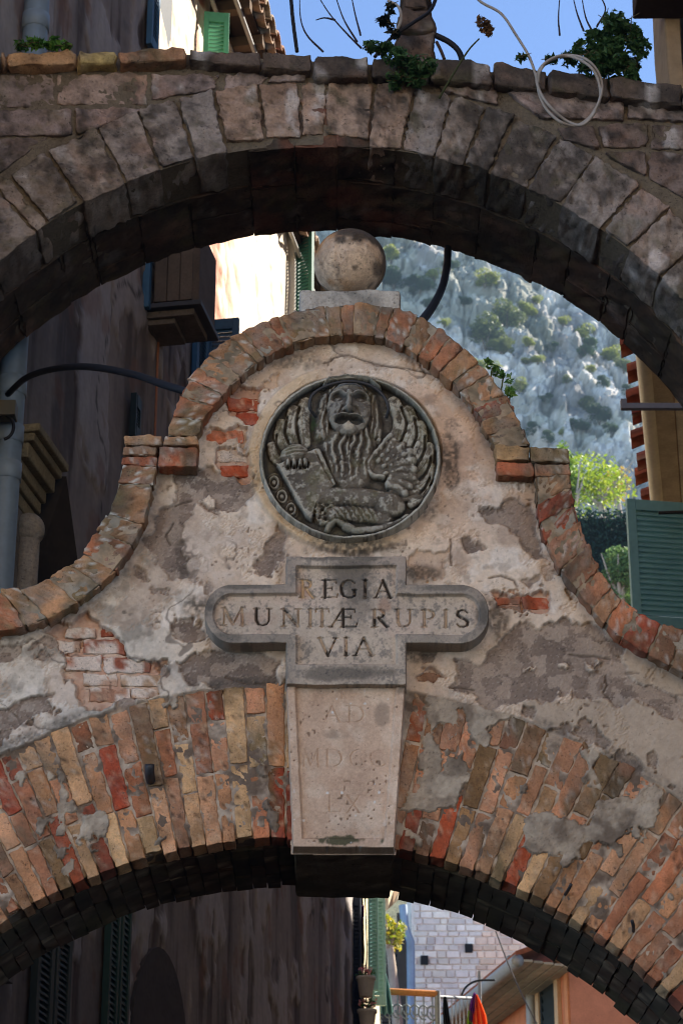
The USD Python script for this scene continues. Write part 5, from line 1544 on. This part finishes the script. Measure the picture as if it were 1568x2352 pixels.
def leaves(cen, size, n_out, seed, col_a, col_b, flat=.0):
    """leaf faces: each a folded quad round the given centres"""
    r = np.random.default_rng(seed)
    n = len(cen)
    d = r.normal(size=(n, 3)) + np.asarray(n_out)
    d /= np.linalg.norm(d, axis=1, keepdims=True)
    t = np.cross(d, r.normal(size=(n, 3)))
    t /= np.linalg.norm(t, axis=1, keepdims=True)
    b = np.cross(d, t)
    s = size * r.uniform(.6, 1.3, (n, 1))
    P = np.stack([cen - t * s, cen - b * s * .45 + d * s * .15, cen + t * s, cen + b * s * .45 + d * s * .15], 1).reshape(-1, 3)
    k = np.arange(n)[:, None] * 4
    F = np.vstack([k + [0, 1, 2], k + [0, 2, 3]])
    c = lin(col_a) + (lin(col_b) - lin(col_a)) * np.repeat(r.random((n, 1)), 4, 0)
    return P, F, c


def clump(cx, cy, cz, rx, ry, rz, n, seed, lumps=7):
    """leaf centres spread through an uneven crown made of lumps"""
    r = np.random.default_rng(seed)
    L = r.normal(size=(lumps, 3))
    L /= np.linalg.norm(L, axis=1, keepdims=True)
    L *= r.uniform(.25, .75, (lumps, 1))
    w = r.uniform(.28, .55, lumps)
    k = r.integers(0, lumps, n)
    q_ = r.normal(size=(n, 3))
    q_ /= np.linalg.norm(q_, axis=1, keepdims=True)
    p = L[k] + q_ * (w[k] * r.uniform(.55, 1.05, n) ** .6)[:, None]
    return p * [rx, ry, rz] + [cx, cy, cz]


def pot(x, y):
    p = U(x, y, 21.6)
    t = thing('flower_pot', f"pale pot of pink flowers hung on the sunlit wall, {'upper' if y < 2300 else 'lower'} of the two", 'flower pot', p)
    a = np.linspace(0, 2 * math.pi, 17)[:-1]
    prof = [(.0, -.16), (.06, -.16), (.085, 0), (.095, .0), (.095, .03), (.075, .03), (.07, -.01), (0, -.01)]
    V = np.array([[p[0] + r_ * math.cos(x_), p[1] + r_ * math.sin(x_), p[2] + z_] for r_, z_ in prof for x_ in a])
    F = np.array([[i * 16 + j, i * 16 + (j + 1) % 16, (i + 1) * 16 + (j + 1) % 16, (i + 1) * 16 + j] for i in range(len(prof) - 1) for j in range(16)])
    obj('pot', V, F, MATS['plaster'], t, lin((196, 186, 170)))
    v, f, c = leaves(clump(p[0], p[1], p[2] + .06, .11, .1, .08, 90, int(y)), .022, (0, 0, .5), int(y), (50, 90, 40), (80, 120, 60))
    obj('foliage', v, f, MATS['leaf'], t, c, smooth=False)
    v, f, c = leaves(clump(p[0], p[1] - .02, p[2] + .09, .10, .1, .07, 60, int(y) + 1), .02, (0, -1, .5), int(y), (220, 130, 130), (236, 180, 170))
    obj('flowers', v, f, MATS['leaf'], t, c, smooth=False)


pot(840, 2252)
pot(843, 2328)
# ------------------------------------------------------------------ rocky hillside
from scipy.spatial import cKDTree
SL = np.radians(65)
H0_, HY0 = np.array([0, 112.0, 30.0]), 0
EA, ET, EN = np.array([1.0, .12, 0]), np.array([0, math.cos(SL), math.sin(SL)]), np.array([0, -math.sin(SL), math.cos(SL)])


def facets(a, t, size, seed, tilt):
    """blocky relief: each block of stone has its own height and lean"""
    r = np.random.default_rng(seed)
    a0, a1, t0, t1 = a.min() - size, a.max() + size, t.min() - size, t.max() + size
    n = int((a1 - a0) * (t1 - t0) / size ** 2 * 1.3)
    p = np.stack([r.uniform(a0, a1, n), r.uniform(t0, t1, n)], 1)
    d, k = cKDTree(p).query(np.stack([a, t], 1), k=2)
    g = r.normal(size=(n, 2)) * tilt
    o = r.uniform(-.5, .5, n) * size * .22
    q_ = np.stack([a, t], 1) - p[k[:, 0]]
    edge = d[:, 1] - d[:, 0]
    return o[k[:, 0]] + (q_ * g[k[:, 0]]).sum(1) - .22 * size * np.exp(-(edge / (.10 * size)) ** 2), edge / size


def slope(a, t):
    """the hillside's points for across a and up t"""
    q_ = np.stack([a, t * .8, a * 0], 1)
    w = np.stack([a * 1.0, t, t * 0], 1)
    wob = 2.2 * fbm(w, .5, 3, 411)
    b1 = 12 * fbm(w, .035, 4, 401) + 3.2 * fbm(w * [1.3, .7, 1], .11, 4, 402)
    f1, e1 = facets(a + wob, t * .75 + wob, 3.4, 1, .24)
    f2, e2 = facets(a + .5 * wob, t * .85 - .4 * wob, 1.25, 2, .34)
    f3, e3 = facets(a - .3 * wob, t, .5, 3, .4)
    d = b1 + .75 * f1 + f2 + 1.1 * f3 + .5 * fbm(w, 1.6, 4, 403)
    P = H0_ + a[:, None] * EA + t[:, None] * ET + d[:, None] * EN
    c = np.broadcast_to(lin((176, 173, 168)), P.shape)
    c = mixc(c, lin((122, 120, 118)), sm(-.05, .2, fbm(w, .22, 5, 405)))
    c = mixc(c, lin((204, 200, 192)), sm(.02, .22, fbm(w, .7, 4, 406)) * .7)
    c = mixc(c, lin((150, 128, 104)), sm(.08, .24, fbm(w, .3, 4, 409)) * .4)
    veg = np.clip(sm(.03, .12, fbm(w, .10, 4, 407) + .35 * fbm(w, .7, 4, 408)) + .6 * sm(.16, .02, e1) * sm(-.1, .1, fbm(w, .4, 3, 410)), 0, 1)
    c = mixc(c, lin((84, 92, 60)), veg * .45)
    return P, c


ga, gt = np.meshgrid(np.arange(-3, 34, .17), np.arange(0, 70, .2), indexing='ij')
Ph, c = slope(ga.ravel(), gt.ravel())
v, f, used = sheet(Ph.reshape(*ga.shape, 3))
tag(stage.GetPrimAtPath(obj('hillside', v, f, MATS['rock'], None, c[used], smooth=False)), 'steep grey limestone hillside', 'hillside', kind='structure')
for a0, a1 in ((-160, -2.9), (33.9, 160)):
    a_, t_ = np.meshgrid(np.arange(a0, a1 + .01, (a1 - a0) / round((a1 - a0) / 1.6)), np.arange(-8, 69, 1.2), indexing='ij')
    P_, c_ = slope(a_.ravel(), t_.ravel())
    v, f, used = sheet(P_.reshape(*a_.shape, 3))
    tag(stage.GetPrimAtPath(obj('hillside', v, f, MATS['rock'], None, c_[used], smooth=False)), f"rocky slope carrying on to the {'left' if a0 < 0 else 'right'} of the hillside in view", 'hillside', kind='structure')
bx0, by0 = np.meshgrid(np.linspace(-200, 200, 81), np.linspace(60, 118, 24), indexing='ij')
bz0 = -1 + 32 * sm(60, 116, by0) + 3 * (fbm(np.stack([bx0, by0, bx0 * 0], -1), .06, 4, 420))
v, f, used = sheet(np.stack([bx0, by0, bz0], -1))
tag(stage.GetPrimAtPath(obj('hill_foot', v, f, MATS['rock'], None, lin((104, 104, 82)), smooth=False)), 'scrubby ground at the foot of the hillside', 'hillside', kind='structure')
_px = np.stack(proj(Ph), 1)
_tree = cKDTree(_px)


def hill_point(x, y):
    """the point of the slope that shows at (x, y)"""
    k = np.array(_tree.query_ball_point([x, y], 6.0))
    if not len(k):
        return None
    return Ph[k[np.argmin(Ph[k, 1])]]


# scrub: three bush kinds, copied over the slope
BUSH = []
hills = [('grey-green bush on the rocky hillside', (74, 88, 48), (120, 128, 70)), ('yellowish bush on the rocky hillside', (112, 124, 48), (160, 164, 72)), ('dark green bush on the rocky hillside', (44, 64, 40), (74, 96, 56))]


def make_bush(name, label, ca, cb, seed, group):
    t = thing(name, label, 'bush', (0, 0, 0), group)
    v, f, c = leaves(clump(0, 0, .55, 1, 1, .75, 2600, seed, 11), .085, (.3, -.1, .6), seed, ca, cb)
    obj('crown', v, f, MATS['leaf'], t, c, smooth=False)
    r_ = random.Random(seed)
    for k in range(4):
        a = r_.uniform(0, 6.28)
        obj('stem', *tube([(0, 0, -.35), (.2 * math.cos(a), .2 * math.sin(a), .2), (.5 * math.cos(a), .5 * math.sin(a), .8)], [.05, .02], 6, 3), MATS['bark'], t, lin((90, 78, 64)))
    return t


spots = [(935, 600, 34, 0), (905, 640, 24, 2), (960, 655, 20, 2), (1000, 640, 16, 1), (1115, 645, 22, 1), (1160, 735, 34, 0), (1120, 775, 40, 0), (1190, 770, 30, 1), (1205, 720, 18, 1), (1150, 800, 24, 0), (1095, 850, 20, 1), (1065, 690, 14, 2), (1235, 690, 12, 1),
         (1340, 770, 22, 1), (1350, 800, 20, 2), (1405, 815, 24, 1), (1430, 850, 20, 0), (1380, 880, 14, 2), (1290, 740, 14, 1), (1215, 795, 12, 1), (1270, 800, 12, 2), (1240, 830, 14, 1), (1135, 850, 16, 1), (1190, 890, 18, 1), (1370, 955, 26, 2), (1350, 930, 20, 0), (1330, 980, 16, 2), (1255, 920, 12, 2), (1220, 985, 14, 2),
         (1290, 1000, 10, 1), (1255, 1010, 14, 2), (1400, 990, 12, 2), (1300, 880, 10, 0), (1210, 830, 10, 0), (985, 700, 14, 2), (1020, 750, 12, 1), (895, 590, 20, 1), (1030, 610, 14, 2), (1440, 900, 12, 2), (1360, 850, 10, 1)]
first = {}
rg_ = random.Random(5)
GB = 'bushes on the rocky hillside'
for x, y, rad, kd in spots:
    p = hill_point(x, y + rad * .3)
    own = {(1120, 775): 'broad grey-green bush in the middle of the rocky slope', (1160, 735): 'grey-green bush just above the broad bush in mid slope', (1190, 770): 'yellow-green bush just right of the broad bush in mid slope', (935, 600): 'large grey-green bush beside the stone ball, high on the slope', (1340, 770): 'bright yellow-green bush under the arch edge, high on the right of the slope', (1405, 815): 'yellowish bush nearest the tiled eave on the right', (1370, 955): 'dark green bush low on the slope left of the iron bracket', (960, 655): 'dark green bush between the plinth and the hanging hose'}.get((x, y))
    if p is None:
        continue
    sc = rad / FPX * np.linalg.norm(p - EYE) * 1.5
    if kd not in first:
        first[kd] = make_bush('bush', own or hills[kd][0], hills[kd][1], hills[kd][2], 30 + kd, GB)
        pr_ = stage.GetPrimAtPath(first[kd])
    else:
        xf = UsdGeom.Xform.Define(stage, path_for('bush', None))
        pr_ = xf.GetPrim()
        tag(pr_, own or hills[kd][0], 'bush', GB)
        pr_.GetReferences().AddInternalReference(first[kd])
        pr_.SetInstanceable(True)
    xf = UsdGeom.Xformable(pr_)
    xf.ClearXformOpOrder()
    pr_.RemoveProperty('xformOp:translate')
    xf.AddTranslateOp().Set(Gf.Vec3d(*map(float, p)))
    xf.AddRotateZOp().Set(rg_.uniform(0, 360))
    k = rg_.uniform(.85, 1.15)
    xf.AddScaleOp().Set(Gf.Vec3f(sc * k, sc * k, sc * rg_.uniform(.75, 1.0)))


def tree(name, label, x, y, Y, rx, rz, n, size, ca, cb, seed, lumps=14, trunk=True, cat='tree'):
    p = U(x, y, Y)
    t = thing(name, label, cat, (p[0], p[1], 0))
    v, f, c = leaves(clump(p[0], p[1], p[2], rx, rx, rz, n, seed, lumps), size, (.2, 0, .5), seed, ca, cb)
    obj('crown', v, f, MATS['leaf'], t, c, smooth=False)
    r_ = random.Random(seed)
    base = np.array([p[0] + .1, p[1], max(0, p[2] - rz - 3)])
    tv = [tube([base, (base + p) / 2 + [.1, 0, 0], p], [.13, .06], 8, 3)]
    for k in range(6):
        a = r_.uniform(0, 6.28)
        tv.append(tube([p - [0, 0, rz * .6], p + [rx * .4 * math.cos(a), rx * .4 * math.sin(a), -rz * .1], p + [rx * .8 * math.cos(a), rx * .8 * math.sin(a), rz * r_.uniform(0, .7)]], [.05, .012], 6, 3))
    obj('trunk', *join(tv), MATS['bark'], t, lin((150, 136, 120)))


tree('tree', 'bright yellow-green tree above the dark hedge, left of the shutter', 1372, 1110, 44, .95, .85, 1500, .06, (120, 150, 40), (176, 186, 60), 51)
tree('tree', 'thin tree with orange-yellow leaves at the roof edge', 1412, 1120, 46, .5, .5, 500, .05, (170, 140, 60), (190, 160, 70), 52)
tree('tree', 'dense round green tree beneath the dark hedge, beside the shutter', 1420, 1330, 38, .55, .6, 3200, .055, (70, 100, 50), (130, 156, 90), 53)
tree('tree', 'small green tree growing behind the right shoulder of the gate', 1310, 1130, 42, .35, 1.2, 1200, .06, (84, 120, 40), (140, 160, 60), 54)
tree('tree', 'yellow-flowering shrub in front of the dark timber wall', 892, 2152, 37, .35, .34, 700, .05, (110, 140, 40), (200, 180, 40), 55)
# dark clipped hedge
hp = U(1400, 1270, 41)
HG = thing('hedge', 'dark green clipped hedge between the yellow tree and the round tree', 'hedge', (hp[0], hp[1], 0))
r_ = np.random.default_rng(77)
l0, l1 = U(1310, 1300, 41), U(1500, 1172, 41)
cen = np.stack([r_.uniform(l0[0], l1[0], 5200), 41 + r_.uniform(-.1, .25, 5200), r_.uniform(l0[2] - .8, l1[2], 5200)], 1)
v, f, c = leaves(cen, .05, (0, -.6, .3), 7, (22, 48, 40), (34, 64, 50))
obj('foliage', v, f, MATS['leaf'], HG, c, smooth=False)
obj('core', *box((l0[0], 41.1, 0), (l1[0], 41.8, l1[2] - .1), .1, .3, .05), MATS['bark'], HG, lin((20, 30, 24)))
# a few leaves on the shoulder of the gate
for i, (x, y, n) in enumerate([(1150, 845, 60), (1175, 868, 40), (1192, 902, 50)]):
    p = U(x - 20, y, D1 - .01)
    t = thing('weed', f"small green weed on the right shoulder of the gate, {['highest', 'middle', 'lowest'][i]} of three", 'weed', p)
    v, f, c = leaves(clump(p[0], p[1], p[2], .035, .05, .045, n, 60 + i, 4), .014, (.2, -.2, .6), i, (70, 120, 50), (130, 170, 90))
    obj('foliage', v, f, MATS['leaf'], t, c, smooth=False)
    obj('stem', *tube([p - [.01, 0, .06], p], .003, 5, 2, False), MATS['bark'], t, lin((80, 90, 50)))

# ------------------------------------------------------------------ on top of the upper arch
YC = D2 + .15
PR = thing('stone_pier', 'rough stone pier stump standing on the arch coping with cables round it', 'pier', U(955, 130, YC))
for i, (x0, x1, y0, y1) in enumerate([(908, 1003, 70, 140), (912, 998, 20, 68), (920, 990, -40, 18), (916, 996, -110, -42)]):
    W = U(np.array([x0, x1, x1 - 3, x0 + 3], float), np.array([y1, y1, y0, y0], float), YC)
    v, fc = hexa(W, W + [0, .3, 0], .03, .03, .016, 9, 730 + i)
    obj('stone', v, fc, MATS['rough'], PR, stone_col(v, (116, 94, 80), 730 + i, .35))


def cable(name, label, pts, rad, cm, Y=YC, parent=None, cat='cable', group=None):
    P = [U(p[0], p[1], p[2] if len(p) > 2 else Y) for p in pts]
    v, f = tube(P, rad, 8, 8)
    return tag(stage.GetPrimAtPath(obj(name, v, f, MATS['rubber'], None, cm)), label, cat, group)


BLK, WHT = lin((22, 22, 26)), lin((150, 143, 136))
# white cable with its hanging coil
coil = [(1060, -60), (1098, -2), (1150, 30), (1185, 80), (1215, 130), (1232, 180), (1238, 215), (1255, 250), (1285, 278), (1320, 288), (1352, 270), (1374, 235), (1382, 195), (1370, 160), (1345, 135), (1310, 126), (1275, 130), (1245, 150), (1232, 180), (1242, 215), (1265, 246), (1300, 276), (1335, 286), (1362, 262), (1378, 222), (1372, 180), (1350, 148), (1305, 128), (1262, 138), (1240, 162), (1236, 190)]
coil = [(x, y, D2 - .16 - .02 * (i % 3)) if i > 5 else (x, y, D2 - .05) for i, (x, y) in enumerate(coil)]
cable('cable', 'white cable dropping from the sky into a loose coil hung on the arch', coil, .0075, WHT)
cable('cable', 'black hose curving from the left downpipe to the gate shoulder', [(18, 905, 10.6), (60, 868, 10.2), (120, 848, 9.8), (200, 842, 9.3), (300, 858, 8.8), (372, 882, 8.45), (430, 900, 8.3)], .0165, BLK)
cable('cable', 'black hose hanging from the arch soffit down behind the gate', [(1028, 570, 10.5), (1026, 610, 10.2), (1015, 660, 9.8), (992, 705, 9.2), (960, 748, 8.6)], .020, BLK)
cable('cable', 'dark taut wire rising from the coping left of the pier', [(664, -60), (672, 40), (682, 118)], .010, BLK)
cable('cable', 'thick dark cable looping right of the pier', [(1000, 80), (1030, 95), (1052, 115), (1062, 140)], .016, BLK)
cable('cable', 'dark cable crossing in front of the pier', [(860, 130, D2 + .05), (900, 85, D2 + .05), (950, 50, D2 + .05), (990, 20, D2 + .1), (1010, -40)], .010, BLK)
cable('cable', 'white cable bent beside the top of the pier', [(890, 0, D2 + .02), (915, 15, D2 + .02), (920, 45, D2 + .02), (906, 78, D2 + .02)], .008, WHT)
cable('cable', 'brown cable strand right of the pier foot', [(1002, 95), (1012, 115), (1020, 135)], .009, lin((60, 44, 40)))
cable('cable', 'thin wire crossing the lower right of the street', [(1138, 2140, 24), (1168, 2218, 24.5), (1200, 2290, 25), (1236, 2360, 25.5)], .008, lin((110, 110, 112)))
cable('cable', 'dark curved cable beside the balcony pole', [(1058, 2290, 24.4), (1070, 2268, 24.4), (1095, 2254, 24.4), (1136, 2252, 24.4)], .012, lin((40, 44, 48)))


def ivy(name, label, blobs, n, seed, ca=(40, 72, 40), cb=(72, 108, 58), size=.021, Y=D2 - .06, cat='plant'):
    p0_ = U(blobs[0][0], blobs[0][1], Y)
    t = thing(name, label, cat, p0_)
    cs = []
    tot = sum(b[2] * b[3] for b in blobs)
    for i, (x, y, rx, ry) in enumerate(blobs):
        p = U(x, y, Y)
        k = 1 / FPX * np.linalg.norm(p - EYE)
        cs.append(clump(p[0], p[1], p[2], rx * k, min(.14, rx * k), ry * k, max(8, int(n * rx * ry / tot)), seed + i, 6))
    v, f, c = leaves(np.vstack(cs), size, (0, -.5, .6), seed, ca, cb)
    obj('foliage', v, f, MATS['leaf'], t, c, smooth=False)
    tv = []
    r_ = random.Random(seed)
    for x, y, rx, ry in blobs:
        for k in range(3):
            tv.append(tube([U(x, y + ry, Y + .06), U(x + r_.uniform(-.6, .6) * rx, y, Y), U(x + r_.uniform(-1.2, 1.2) * rx, y - ry * r_.uniform(-.5, 1.3), Y - .04)], [.004, .002], 5, 4))
    obj('stems', *join(tv), MATS['bark'], t, lin((84, 74, 50)))
    return t


ivy('ivy', 'dark ivy tuft hanging over the coping at the foot of the pier', [(930, 160, 58, 40), (880, 118, 45, 22), (905, 185, 36, 22), (965, 180, 30, 22), (850, 105, 20, 18), (985, 155, 24, 20)], 900, 61)
ivy('ivy', 'big green shrub spilling over the coping at the upper right', [(1400, 110, 66, 58), (1430, 60, 50, 36), (1310, 128, 40, 14), (1265, 135, 26, 8), (1360, 150, 40, 30), (1450, 150, 40, 36), (1330, 110, 26, 18), (1200, 130, 22, 7), (1400, 70, 50, 50), (1460, 100, 34, 50), (1385, 150, 60, 34)], 3400, 71)
ivy('weed', 'small bright green weeds on the coping at the upper left', [(45, 104, 24, 10), (80, 98, 20, 14), (120, 104, 30, 10), (150, 106, 20, 8)], 330, 81, (60, 110, 40), (100, 150, 60), cat='weed')
ivy('ivy', 'dark ivy growing up the left side of the pier', [(898, 15, 16, 14), (890, 52, 20, 12), (905, 78, 16, 12), (880, 45, 14, 10)], 170, 91, (16, 26, 26), (30, 46, 40))
# dead flower stalk
SK = thing('dead_stalk', 'dried flower stalk with brown head leaning on the sky', 'plant', U(1010, 225, D2 - .1))
obj('stem', *tube([U(1008, 225, D2 - .1), U(1040, 170, D2 - .12), (U(1075, 115, D2 - .12)), U(1100, 88, D2 - .12)], [.006, .004], 6, 6), MATS['bark'], SK, lin((58, 62, 36)))
p = U(1114, 62, D2 - .12)
v, f, c = leaves(clump(p[0], p[1], p[2], .048, .04, .062, 260, 93, 6), .016, (0, 0, .3), 93, (84, 60, 40), (120, 92, 60))
obj('seed_head', v, f, MATS['leaf'], SK, c, smooth=False)
# bare twigs on the sky
for i, (lb, tw) in enumerate([('bare curling twig rising left of the pier, nearest the wire', [[(742, 118), (705, 80), (690, 40), (688, -20)]]), ('bare branching twigs just left of the pier', [[(830, 110), (800, 80), (760, 35), (730, -10)], [(820, 95), (790, 45), (770, -10)], [(828, 80), (815, 30), (805, -20)], [(770, 45), (745, 40), (725, 45)]]),
                          ('thin bare twigs over the right shrub', [[(1340, 70), (1325, 30), (1315, -10)], [(1362, 75), (1345, 40), (1335, -10)], [(1285, 80), (1282, 40), (1286, -20)], [(1370, 60), (1390, 20), (1372, -20)]])]):
    t = thing('twig', lb, 'twig', U(*tw[0][0], YC))
    for s in tw:
        obj('stem', *tube([U(a_, b_, YC) for a_, b_ in s], [.006, .0025], 6, 6), MATS['bark'], t, lin((52, 44, 50)))
# iron pins in the arch face
for i, (x, y, dx, dy) in enumerate([(346, 1795, 0, -26), (1296, 2055, 8, -12), (1456, 2140, -7, -14)]):
    p = U(x, y, D1)
    obj('iron_pin', *tube([p + [0, .03, 0], p + [dx * .0012, -.05, -dy * .0004], p + [dx * .0022, -.07, -dy * .0016]], .018 if i == 0 else .006, 8, 3), MATS['metal'], GATE, lin((36, 34, 36)))

# ------------------------------------------------------------------ unseen houses added to shade the street and bounce light onto the gate
SHH = thing('shade_house', 'unseen tall grey house beyond the right edge, shaped to cast the street shade', 'house', (4, 8, 0))
prof = [(5, 0), (23.95, 0), (23.95, 10.6), (23.75, 10.78), (18.42, 14.95), (18.0, 15.35), (16.35, 16.8), (15.5, 17.4), (5, 17.4)]  # outline cut so its shadow edge falls along the left wall
pm = trimesh.creation.extrude_polygon(Polygon(prof), 7, engine='earcut')
obj('wall', np.stack([4.0 + pm.vertices[:, 2], pm.vertices[:, 0], pm.vertices[:, 1]], 1), pm.faces, MATS['wall'], SHH, lin((120, 112, 104)), smooth=False)
SH2 = thing('bounce_house', 'added unseen cream house behind the viewer that bounces warm light onto the gate', 'house', (0, -7, 0))
obj('wall', *box((-12, -12, 5.0), (8, -7, 17), .02), MATS['wall'], SH2, lin((232, 206, 170)), smooth=False)  # added unseen wall, pale so the sun on it warms the gate
obj('dark_base', *box((-12, -12, 0), (8, -7.1, 4.998), .02), MATS['rough'], SH2, lin((84, 76, 68)), smooth=False)  # added dark lower part keeps bounced light off the arch undersides

# ------------------------------------------------------------------ air
hz = UsdGeom.Mesh.Get(stage, obj('haze', *box((-165, -24, -2.5), (165, 152, 108), .5, 400), usdkit.material(stage, '/World/Looks/air', {'v': ('principled_volume', {'color': (.55, .78, 1.0), 'density': .00032, 'anisotropy': .2})}, [], volume='v.volume'), None, None, smooth=False))
tag(hz.GetPrim(), 'thin bluish haze in the air', 'haze', kind='stuff')
